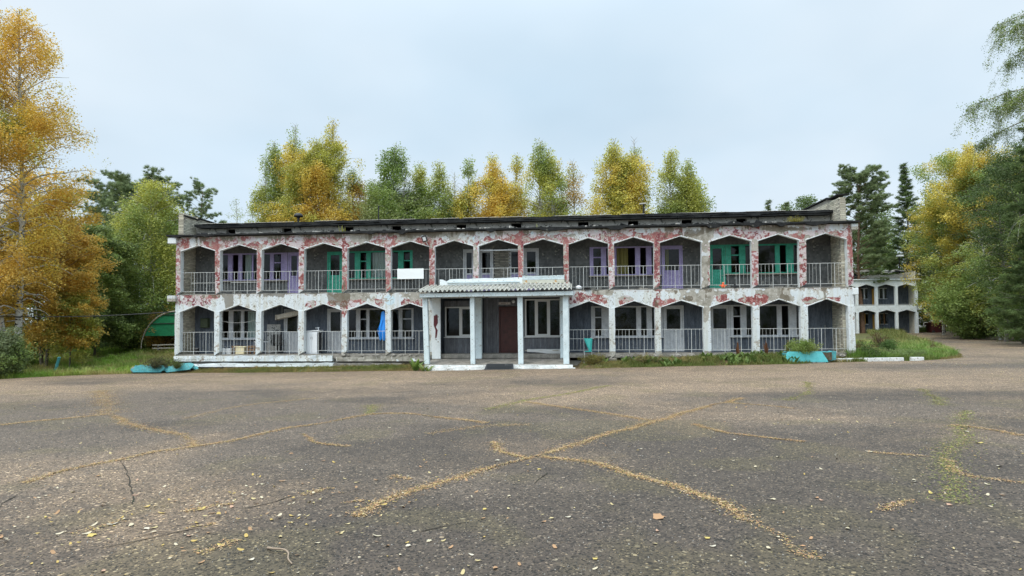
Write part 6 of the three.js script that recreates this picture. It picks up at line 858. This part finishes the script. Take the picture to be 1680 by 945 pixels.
  shrub('hazel_bush', 'olive hazel right of the light green one', 'bush', 38.6, -25.5, 5.4, 2.6, { seed: 2208, tones: [C.dark, C.lime], nb: 80, per: 7, spread: 0.7, size: 1.3, sprigs: SPRIG.broad });
  broadleaf('birch_tree', 'pale trunked leaning birch at the right forest edge', 'birch', 37.4, -27, 9.5, { seed: 2209, R: 2.6, lean: -0.16, nb: 46, per: 8, low: 0.3, tones: [C.mid, C.lime], size: 1.15, trunk: 0.14 });
  broadleaf('alder_tree', 'tall green alder behind the leaning birch', 'tree', 39.0, -31.5, 15.6, { seed: 2210, R: 4.2, nb: 84, per: 9, low: 0.16, tones: [C.dark, C.green, C.mid], size: 1.25, bark: BARK.grey });
  broadleaf('alder_tree', 'big dark green alder near the right edge', 'tree', 32.6, -17.5, 14.6, { seed: 2211, R: 3.0, nb: 110, per: 12, low: 0.05, tones: [C.dark, C.dark, C.green], size: 1.15, bark: BARK.grey, gap: 0.27 });
  conifer('spruce_tree', 'dark spruce cut by the right edge', 31.2, -13, 18.0, { cat: 'spruce', seed: 2212, R: 3.4, nb: 170, per: 9, tones: [C.spruce, C.dark] });
  broadleaf('alder_tree', 'rounded green crown against the dark spruces', 'tree', 34.8, -22.5, 14.6, { seed: 2213, R: 3.2, nb: 64, per: 8, low: 0.3, tones: [C.dark, C.green, C.mid], size: 1.2, bark: BARK.grey });
  broadleaf('alder_tree', 'broad green alder closing the gap behind the aspens', 'tree', 45.5, -44, 15.5, { seed: 2215, R: 4.6, nb: 90, per: 10, low: 0.05, tones: [C.dark, C.green, C.mid], size: 1.4, bark: BARK.grey, gap: 0.3 });
  broadleaf('alder_tree', 'dark alder behind the metal bin', 'tree', 46.5, -52, 14, { seed: 2216, R: 4.4, nb: 90, per: 10, low: 0.03, tones: [C.dark, C.green], size: 1.5, bark: BARK.grey, gap: 0.28 });
  shrub('elder_bush', 'dark undergrowth between the bin and the hazels', 'bush', 43.4, -40, 4.6, 3.0, { seed: 2217, tones: [C.dark, C.green], nb: 60, per: 9, spread: 0.55, size: 1.3 });
  shrub('elder_bush', 'dark undergrowth beneath the leaning birch', 'bush', 40.2, -33, 4.0, 3.0, { seed: 2218, tones: [C.dark, C.green], nb: 60, per: 9, spread: 0.5, size: 1.2 });
  shrub('elder_bush', 'low dark undergrowth at the right edge of the road', 'bush', 36.8, -23, 3.2, 2.4, { seed: 2219, tones: [C.dark, C.green], nb: 50, per: 9, spread: 0.45, size: 1.1 });
  // birch outside the right edge whose boughs hang into view
  { const x = 15.6, z = 10.5, y = soilY(x, z) - 0.05, t = thing('overhanging_birch', 'birch whose boughs reach in at the upper right corner', 'birch', [x, y, z]), r = rng(2214), V = (a, b, c) => new THREE.Vector3(a, b, c), wood = [], list = [], pts = []; for (let i = 0; i <= 10; i++) pts.push(V(0.1 * Math.sin(i), 1.4 * i, 0.1 * Math.cos(i * 0.8))); wood.push(taper(pts, 0.2, 0.05, 8));
    const boughs = [[8.0, -3.7, 8.25, -0.3], [8.6, -3.2, 7.95, 0.5], [7.5, -3.1, 7.3, -0.9], [7.0, -2.5, 6.6, 0.4], [10.0, -3.1, 10.15, 0.2], [10.2, -2.4, 9.6, -0.7], [8.3, -3.3, 8.0, 0.1], [10.2, -2.9, 10.6, -0.2], [10.6, -1.9, 11.2, 0.9], [10.2, -2.1, 10.7, -0.5], [5.9, -2.2, 5.2, 0.2], [5.5, -1.9, 5.0, -0.9], [11.5, 1.5, 12.3, 0.8], [8, 2.6, 8.6, 0.4], [7, 1.8, 7.4, 2], [9, 1, 9.5, -2.2]];
    for (const [h, dx, ty, dz] of boughs) { const b = []; for (let i = 0; i <= 8; i++) { const s = i / 8; b.push(V(dx * s, lerp(h, ty, s) + 0.75 * Math.sin(Math.PI * s) * 0.6 - 0.25 * s * s, dz * s)); } wood.push(taper(b, 0.05, 0.006, 5));
      const L = Math.hypot(dx, ty - h, dz); for (let i = 0; i < L * 7; i++) { const s = 0.18 + 0.82 * Math.sqrt(r()), f = s * 8, q = Math.min(7, Math.floor(f)), p = b[q].clone().lerp(b[q + 1], f - q), len = 0.35 + 0.75 * r(), ax = (r() - 0.7) * 0.6, az = (r() - 0.5) * 1.2, tw = []; for (let j = 0; j <= 4; j++) { const u = j / 4; tw.push(V(p.x + ax * u, p.y + 0.12 * u - len * u * u, p.z + az * u)); } wood.push(taper(tw, 0.006, 0.002, 3)); for (let j = 0; j < 5 + len * 5; j++) { const u = r(), g2 = Math.min(3, Math.floor(u * 4)), w2 = tw[g2].clone().lerp(tw[g2 + 1], u * 4 - g2); list.push([w2.x, w2.y, w2.z, 0.44, mix3(C.dark, C.mid, clamp(r() * 1.1 - 0.1))]); } }
      for (let i = 0; i < L * 3; i++) { const s = 0.12 + 0.88 * Math.sqrt(r()), f = s * 8, q = Math.min(7, Math.floor(f)), p = b[q].clone().lerp(b[q + 1], f - q); p.x += (r() - 0.5) * 0.7; p.z += (r() - 0.5) * 1.1; p.y += (r() - 0.5) * 0.3 - 0.55 * r() * r(); if (fbm(p.x * 1.3, p.y * 1.3 + p.z, 1221, 2) < 0.36) continue; list.push([p.x, p.y, p.z, 0.7, mix3(C.dark, C.mid, clamp(r() * 0.9 - 0.05))]); } }
    part('trunk', merge(wood), BARK.birch, t); crown(list, SPRIG.near, LEAF, t); }
  // wood behind everything, read as one mass
  { const r = rng(2301), list = [], o = []; for (let k = 0; k < 44; k++) { const right = k >= 12, x = right ? 27 + 60 * Math.pow(r(), 1.3) : -88 + 50 * r(), z = right ? -58 - 16 * r() : -30 - 30 * r(), H = (right ? 13 : 11) + 6 * r(); for (let i = 0; i < 300; i++) { const u = Math.pow(r(), 0.7), a = r() * 6.3, R = 3.4 * Math.sqrt(r()) * (1.05 - u * 0.75); o.push([x + Math.cos(a) * R, soilY(x, z) + 0.2 + u * H, z + Math.sin(a) * R, 2.5, mix3(C.dark, k % 3 ? C.green : C.lime, r() * 0.7)]); } }
    for (let k = 0; k < 30; k++) { const x = -70 + 140 * (k + r()) / 30, z = 62 + 14 * r(), H = 10 + 7 * r(); for (let i = 0; i < 260; i++) { const u = Math.pow(r(), 0.7), a = r() * 6.3, R = 3.4 * Math.sqrt(r()) * (1.05 - u * 0.7); o.push([x + Math.cos(a) * R, u * H, z + Math.sin(a) * R, 2.5, mix3(C.dark, k % 4 ? C.green : C.yellow, r() * 0.7)]); } }
    const m = new THREE.InstancedMesh(SPRIG.bush[0], LEAF, o.length), d = new THREE.Object3D(), c = new THREE.Color(); m.name = 'woods'; m.castShadow = m.receiveShadow = true; o.forEach(([x, y, z, s, col], i) => { d.position.set(x, y, z); d.rotation.set(r(), r() * 6, r()); d.scale.setScalar(s * (0.7 + 0.6 * r())); d.updateMatrix(); m.setMatrixAt(i, d.matrix); c.setRGB(...col); m.setColorAt(i, c); }); scene.add(tag(m, 'dark mixed woods closing the view beyond the trees and around the yard', 'woods', null, 'stuff')); }
}
// ---------------------------------------------------------------- grass, weeds, small plants
function tuft(seed, n, h, spread, wid) { const r = rng(seed), pos = [], idx = []; for (let i = 0; i < n; i++) { const a = r() * 6.283, d = spread * Math.sqrt(r()), x = Math.cos(a) * d, z = Math.sin(a) * d, b = r() * 6.283, l = h * (0.5 + 0.6 * r()), bend = l * (0.25 + 0.6 * r()), dx = Math.cos(b), dz = Math.sin(b), w = wid * (0.7 + 0.6 * r()), k = pos.length / 3; pos.push(x - dz * w, 0, z + dx * w, x + dz * w, 0, z - dx * w, x + dx * bend * 0.35 - dz * w * 0.7, l * 0.6, z + dz * bend * 0.35 + dx * w * 0.7, x + dx * bend * 0.35 + dz * w * 0.7, l * 0.6, z + dz * bend * 0.35 - dx * w * 0.7, x + dx * bend, l * 0.92, z + dz * bend); idx.push(k, k + 1, k + 2, k + 1, k + 3, k + 2, k + 2, k + 3, k + 4); } const g = new THREE.BufferGeometry(); g.setAttribute('position', new THREE.Float32BufferAttribute(pos, 3)); g.setIndex(idx); g.computeVertexNormals(); return g; }
{
  const r = rng(3001), C = COLS, geos = [tuft(3101, 14, 0.16, 0.10, 0.006), tuft(3102, 18, 0.26, 0.13, 0.007), tuft(3103, 12, 0.10, 0.12, 0.008)], sets = [[], [], []];
  const put = (x, z, k, s, col) => sets[k].push([x, soilY(x, z) - 0.03, z, s, col]);
  for (let i = 0; i < 26000; i++) { // lawn on the left
    const x = -20 - 30 * Math.pow(r(), 1.2), z = edgeZ(x) - 0.15 - 26 * Math.pow(r(), 1.4); if (z > edgeZ(x) - 0.1) continue; const n = fbm(x * 0.45, z * 0.35, 3111, 3), dry = fbm(x * 0.9, z * 0.9, 3113, 3); if (n < 0.36 && r() < 0.7) continue;
    put(x, z, r() > 0.75 ? 1 : r() > 0.4 ? 0 : 2, 1.1 + 0.5 * r(), mix3([0.30, 0.47, 0.07], [0.48, 0.42, 0.17], clamp(dry * 2.6 - 0.9 + 0.3 * (r() - 0.5))));
  }
  for (let i = 0; i < 14000; i++) { // strip along the wall
    const x = -19.6 + 32.8 * r(); if (x > -6.75 && x < 0.7) continue; const e = edgeRough(x), z = lerp(0.1, e + 0.12, r()); if (fbm(x * 0.9, z * 1.5, 3121, 3) < 0.40 && r() < 0.8) continue; const right = sstep(1, 7, x), n = fbm(x * 0.6, z, 3123, 3);
    put(x, z, r() > 0.6 ? 0 : 2, (0.7 + 0.7 * r()) * (0.8 + 0.5 * right), mix3([0.18, 0.23, 0.05], [0.36, 0.28, 0.11], clamp(n * 2.4 - 0.6 - 0.25 * right + 0.4 * (r() - 0.5))));
  }
  for (let i = 0; i < 15000; i++) { // island right of the building
    const x = 12.9 + 14 * Math.pow(r(), 1.3), e = edgeRough(x), z = e - (x < 15.6 ? 0.35 : 0.1) - 17 * Math.pow(r(), 1.5); if (z < -24) continue; if (fbm(x * 0.7, z * 0.7, 3131, 3) < 0.36 && r() < 0.8) continue; const n = fbm(x * 0.5, z * 0.5, 3133, 3);
    put(x, z, r() > 0.5 ? 1 : 0, 0.9 + 0.7 * r(), mix3([0.20, 0.33, 0.06], [0.42, 0.36, 0.15], clamp(n * 2.6 - 0.95 + 0.4 * (r() - 0.5))));
  }
  for (let i = 0; i < 7000; i++) { // verge beyond the road
    const x = 26 + 44 * r(), e = edgeZ(x), z = e - 7 * r(); put(x, z, 1, 1.5 + 0.9 * r(), mix3([0.15, 0.22, 0.05], [0.36, 0.29, 0.10], clamp(r() * 0.9 - 0.1)));
  }
  for (let i = 0; i < 1500; i++) { const x = 17 + 12 * r(), z = edgeZ(x) + 0.5 * r() * r(); sets[2].push([x, pavedY(x, z) - 0.02, z, 1, [0.26, 0.22, 0.08]]); }
  const d = new THREE.Object3D(), c = new THREE.Color();
  sets.forEach((l, k) => { const m = new THREE.InstancedMesh(geos[k], LEAF, l.length); m.name = numbered('grass'); m.castShadow = m.receiveShadow = true; l.forEach(([x, y, z, s, col], i) => { d.position.set(x, y, z); d.rotation.set(0, r() * 6.3, 0); d.scale.set(s, s * (0.7 + 0.6 * r()), s); d.updateMatrix(); m.setMatrixAt(i, d.matrix); const j = 0.7 + 0.6 * r(); c.setRGB(col[0] * j, col[1] * j, col[2] * j); m.setColorAt(i, c); }); scene.add(tag(m, ['short green and straw coloured grass around the yard', 'longer grass on the lawn and verges', 'low creeping grass along the asphalt edges'][k], 'grass', null, 'stuff')); });
  // weeds with broad leaves
  const weed = (name, label, x, z, h, n, tones, o = {}) => { const y = (o.y ?? soilY(x, z)) - 0.02, t = thing(name, label, o.cat ?? 'weed', [x, y, z], r() * 6, o.group), parts = []; for (let i = 0; i < n; i++) { const a = i * 2.4 + r(), L = h * (0.7 + 0.6 * r()), w = L * (o.w ?? 0.2), g = new THREE.PlaneGeometry(w, L, 2, 4); g.translate(0, L / 2, 0); flat(g, (v) => { const s = clamp(v.y / L); v.x *= Math.sin(Math.PI * clamp(0.1 + 0.87 * s)); v.z = Math.abs(v.x) * 0.35; const bend = (o.bend ?? 0.7) * (0.5 + r() * 0.02); v.z += Math.pow(s, 1.7) * L * bend; v.y = L * (s - 0.33 * s * s * bend * 1.3); }); g.rotateX((r() - 0.3) * 0.35).rotateY(a).translate((r() - 0.5) * (o.sp ?? 0.12), 0, (r() - 0.5) * (o.sp ?? 0.12)); parts.push([g, mix3(tones[0], tones[1], r())]); }
    const half = [parts.filter((_, i) => i % 2), parts.filter((_, i) => !(i % 2))]; half.forEach((hh, k) => { if (!hh.length) return; const m = LEAF.clone(); m.color.setRGB(...mix3(tones[0], tones[1], k ? 0.75 : 0.25)); part('leaf', merge(hh.map((q) => q[0])), m, t); }); return t; };
  weed('dock_plant', 'large leaved dock plant at the left foot of the porch', -6.75, 2.0, 0.62, 16, [[0.14, 0.24, 0.04], [0.30, 0.42, 0.11]], { w: 0.28, bend: 0.8 }); weed('dock_plant', 'sprawling dock leaves leaning on the porch steps', -6.25, 2.3, 0.42, 9, [[0.17, 0.26, 0.05], [0.34, 0.40, 0.13]], { w: 0.3, bend: 1.2, sp: 0.3 });
  const WG = 'weeds growing along the foot of the building'; let first;
  for (let i = 0; i < 58; i++) { const x = i < 18 ? 0.9 + 4.6 * r() : 6.2 + 4.0 * r(), z = lerp(0.3, edgeZ(x) - 0.05, r()); weed('wall_weed', 'low green weed with broad leaves along the foot of the wall', x, z, 0.2 + 0.16 * r(), 12, [[0.10, 0.17, 0.035], [0.24, 0.34, 0.09]], { w: 0.36, bend: 0.9, sp: 0.3, group: WG }); }
  for (let i = 0; i < 6; i++) { const x = 7.2 + 0.55 * i + 0.3 * r(), z = 0.35 + 0.3 * r(); if (i % 2) weed('dry_dock', 'upright rusty brown dock stalk by the right hand balconies', x, z, 0.62, 9, [[0.16, 0.07, 0.035], [0.24, 0.11, 0.05]], { w: 0.12, bend: 0.12, sp: 0.04, group: 'dry dock stalks along the right hand balconies' }); }
  shrub('tall_weed', 'yellow green weed clump right of the porch steps', 'weed', 1.2, 1.2, 0.62, 0.62, { seed: 3201, tones: [[0.10, 0.14, 0.03], [0.30, 0.25, 0.07]], nb: 46, per: 16, spread: 0.1, size: 0.36, stem: 0.005 });
  shrub('tall_weed', 'straw coloured weed clump under the third bay right of the porch', 'weed', 3.7, 1.1, 0.45, 0.9, { seed: 3202, tones: [[0.26, 0.22, 0.09], [0.36, 0.30, 0.10]], nb: 46, per: 14, spread: 0.1, size: 0.32, stem: 0.005 });
  shrub('planter_weeds', 'bushy yellow flowered weeds growing in the turquoise planter', 'weed', 10.45, 0.88, 0.85, 0.75, { y: 0.38, seed: 3203, tones: [[0.20, 0.30, 0.06], [0.50, 0.52, 0.20]], nb: 60, per: 15, spread: 0.16, size: 0.52, stem: 0.006 });
  shrub('planter_weeds', 'dark straggly weeds on the left teal planter', 'weed', -19.75, 0.85, 0.62, 0.75, { y: -0.2, seed: 3204, tones: [[0.08, 0.09, 0.03], [0.22, 0.17, 0.07]], nb: 64, per: 12, spread: 0.12, size: 0.36, stem: 0.006 });
  shrub('planter_weeds', 'green weed drooping over the tilted teal planter', 'weed', -18.8, 0.95, 0.5, 0.3, { y: -0.2, seed: 3205, tones: [[0.07, 0.11, 0.03], [0.15, 0.19, 0.05]], nb: 24, per: 12, spread: 0.1, size: 0.34, stem: 0.006 });
  shrub('island_weeds', 'green weeds at the right end of the kerb', 'weed', 15.6, -0.6, 0.5, 1.1, { seed: 3206, tones: [[0.12, 0.19, 0.05], [0.28, 0.36, 0.14]], nb: 50, per: 14, spread: 0.12, size: 0.42, stem: 0.005 });
  shrub('island_weeds', 'dark leafy weed in the middle of the right island', 'weed', 16.4, -3.4, 0.95, 0.5, { seed: 3207, tones: [[0.06, 0.13, 0.03], [0.14, 0.24, 0.06]], nb: 34, per: 12, spread: 0.12, size: 0.5, stem: 0.008 });
  shrub('dry_island_weed', 'rusty dead weed behind the kerb of the right island', 'weed', 14.4, -3.0, 1.1, 0.45, { seed: 3208, tones: [[0.13, 0.06, 0.03], [0.22, 0.11, 0.05]], nb: 26, per: 8, spread: 0.12, size: 0.36, stem: 0.008 });
  shrub('dry_island_weed', 'brown seeded weed at the rear of the right island', 'weed', 18.2, -8, 1.2, 0.8, { seed: 3209, tones: [[0.10, 0.05, 0.03], [0.2, 0.12, 0.06]], nb: 30, per: 7, spread: 0.16, size: 0.45, stem: 0.008 });
  shrub('dry_island_weed', 'lone bent brown weed at the right rim of the island', 'weed', 20.2, -6.5, 0.75, 0.3, { seed: 3210, tones: [[0.12, 0.06, 0.03], [0.2, 0.12, 0.06]], nb: 12, per: 6, spread: 0.1, size: 0.36, stem: 0.006 });
  shrub('wall_bush', 'green bush against the right end column', 'bush', 13.7, 0.0, 0.9, 0.6, { seed: 3211, tones: [[0.07, 0.13, 0.03], [0.18, 0.25, 0.07]], nb: 36, per: 14, spread: 0.14, size: 0.42, stem: 0.006 });
  shrub('roof_weed', 'yellow weeds growing on the roof edge at the right end', 'weed', 10.7, -0.2, 0.36, 0.5, { y: 6.42, seed: 3221, tones: [[0.24, 0.22, 0.04], [0.42, 0.36, 0.07]], nb: 30, per: 16, spread: 0.1, size: 0.34, stem: 0.004 });
  weed('roof_grass', 'yellow green grass tuft on the roof edge at the left', -10.95, -0.1, 0.36, 9, [[0.34, 0.33, 0.05], [0.42, 0.40, 0.10]], { y: 6.42, w: 0.12, bend: 0.3, sp: 0.3 }); weed('roof_grass', 'small grass tuft on the roof edge above the porch', -1.3, -0.1, 0.3, 6, [[0.32, 0.36, 0.16], [0.4, 0.4, 0.2]], { y: 6.42, w: 0.12, bend: 0.3, sp: 0.1 });
}
// ---------------------------------------------------------------- fallen leaves and sticks
{
  const r = rng(4001), shapes = [0, 1, 2].map((k) => { const g = new THREE.CircleGeometry(0.5, 11).rotateX(-Math.PI / 2), q = rng(4010 + k); flat(g, (v, i) => { const a = Math.atan2(v.z, v.x), rr = Math.hypot(v.x, v.z), pt = rr > 0.1 ? 1 + 0.22 * Math.cos(a * (k === 2 ? 5 : 2)) + 0.12 * (q() - 0.5) : 1; v.x *= pt; v.z *= pt * (k === 2 ? 0.95 : 0.68); v.y = 0.16 * rr * (1 + Math.cos(a * 2 + k)) * (0.6 + 0.5 * q()) + 0.02; }); return g; });
  const mats = [[0.48, 0.39, 0.20], [0.50, 0.43, 0.29], [0.50, 0.38, 0.11], [0.38, 0.22, 0.11], [0.54, 0.48, 0.37], [0.44, 0.27, 0.18]].map((c) => plain(...c, 0.75, { side: THREE.DoubleSide }));
  LEAVES.forEach(([x, z, s], i) => { const m = part('fallen_leaf', shapes[i === 0 ? 2 : i % 3], i === 0 ? mats[3] : mats[Math.floor(r() * 6)], scene); m.position.set(x, pavedY(x, z) + 0.006, z); m.rotation.set((r() - 0.5) * 0.25, r() * 6.3, (r() - 0.5) * 0.25); m.scale.setScalar(Math.max(0.045, s * (i ? 0.9 : 0.85))); if (i === 0) tag(m, 'large curled brown leaf lying right of centre on the near asphalt', 'leaf'); else tag(m, 'small pale dry leaf lying on the asphalt yard', 'leaf', 'fallen leaves lying about the yard'); });
  const N = 2600, im = new THREE.InstancedMesh(shapes[0], plain(1, 1, 1, 0.8, { side: THREE.DoubleSide }), N), o = new THREE.Object3D(), c = new THREE.Color(); im.name = 'fallen_leaves'; im.castShadow = im.receiveShadow = true;
  for (let i = 0; i < N; i++) { const d = 3 + 42 * Math.pow(r(), 0.8), a = (r() - 0.5) * 1.7 - 0.087; let x = Math.sin(a) * d, z = 29.07 - Math.cos(a) * d; const e = edgeZ(x), off = z < e + 0.1; const s = 0.022 + 0.04 * r() * r(); if (x > -19.5 && x < 13.2 && z < 0.3) { x = 13.6 + 3 * r(); z = edgeZ(x) + 1 + 8 * r(); } let big = 1; if (i < 190) { x = -3.7 + 2.6 * (r() + r() + r() - 1.5); z = 23.3 + 1.5 * (r() + r() + r() - 1.5); big = 1.3; }
    const y = z < edgeZ(x) ? soilY(x, z) : pavedY(x, z); o.position.set(x, y + 0.006 + (off ? 0.02 : 0), z); o.rotation.set((r() - 0.5) * 0.5, r() * 6.3, (r() - 0.5) * 0.5); o.scale.setScalar(s * big); o.updateMatrix(); im.setMatrixAt(i, o.matrix); const t = [[0.46, 0.37, 0.18], [0.50, 0.43, 0.30], [0.44, 0.31, 0.09], [0.34, 0.20, 0.10]][Math.floor(r() * 4)]; c.setRGB(...t); im.setColorAt(i, c); }
  scene.add(tag(im, 'tiny dry birch leaves strewn over the asphalt', 'leaves', null, 'stuff'));
  const stick = (p, label, rad) => { const pts = p.map(([x, z, h]) => new THREE.Vector3(x, pavedY(x, z) + h, z)); const m = part('dry_stick', taper(new THREE.CatmullRomCurve3(pts).getPoints(14), rad, rad * 0.5, 6), M.stick ??= plain(0.30, 0.23, 0.165, 0.9), scene); tag(m, label, 'stick'); };
  stick([[-2.45, 24.2, 0.012], [-2.36, 24.27, 0.03], [-2.29, 24.26, 0.022], [-2.2, 24.36, 0.03], [-2.16, 24.45, 0.02], [-2.09, 24.53, 0.01]], 'short bent dry stick at the bottom left of centre', 0.010);
  stick([[-3.75, 23.9, 0.01], [-3.62, 23.84, 0.025], [-3.5, 23.83, 0.015], [-3.36, 23.75, 0.02], [-3.2, 23.76, 0.01]], 'thin dry stick among leaves at the lower left', 0.005);
}
renderer.render(scene, camera);
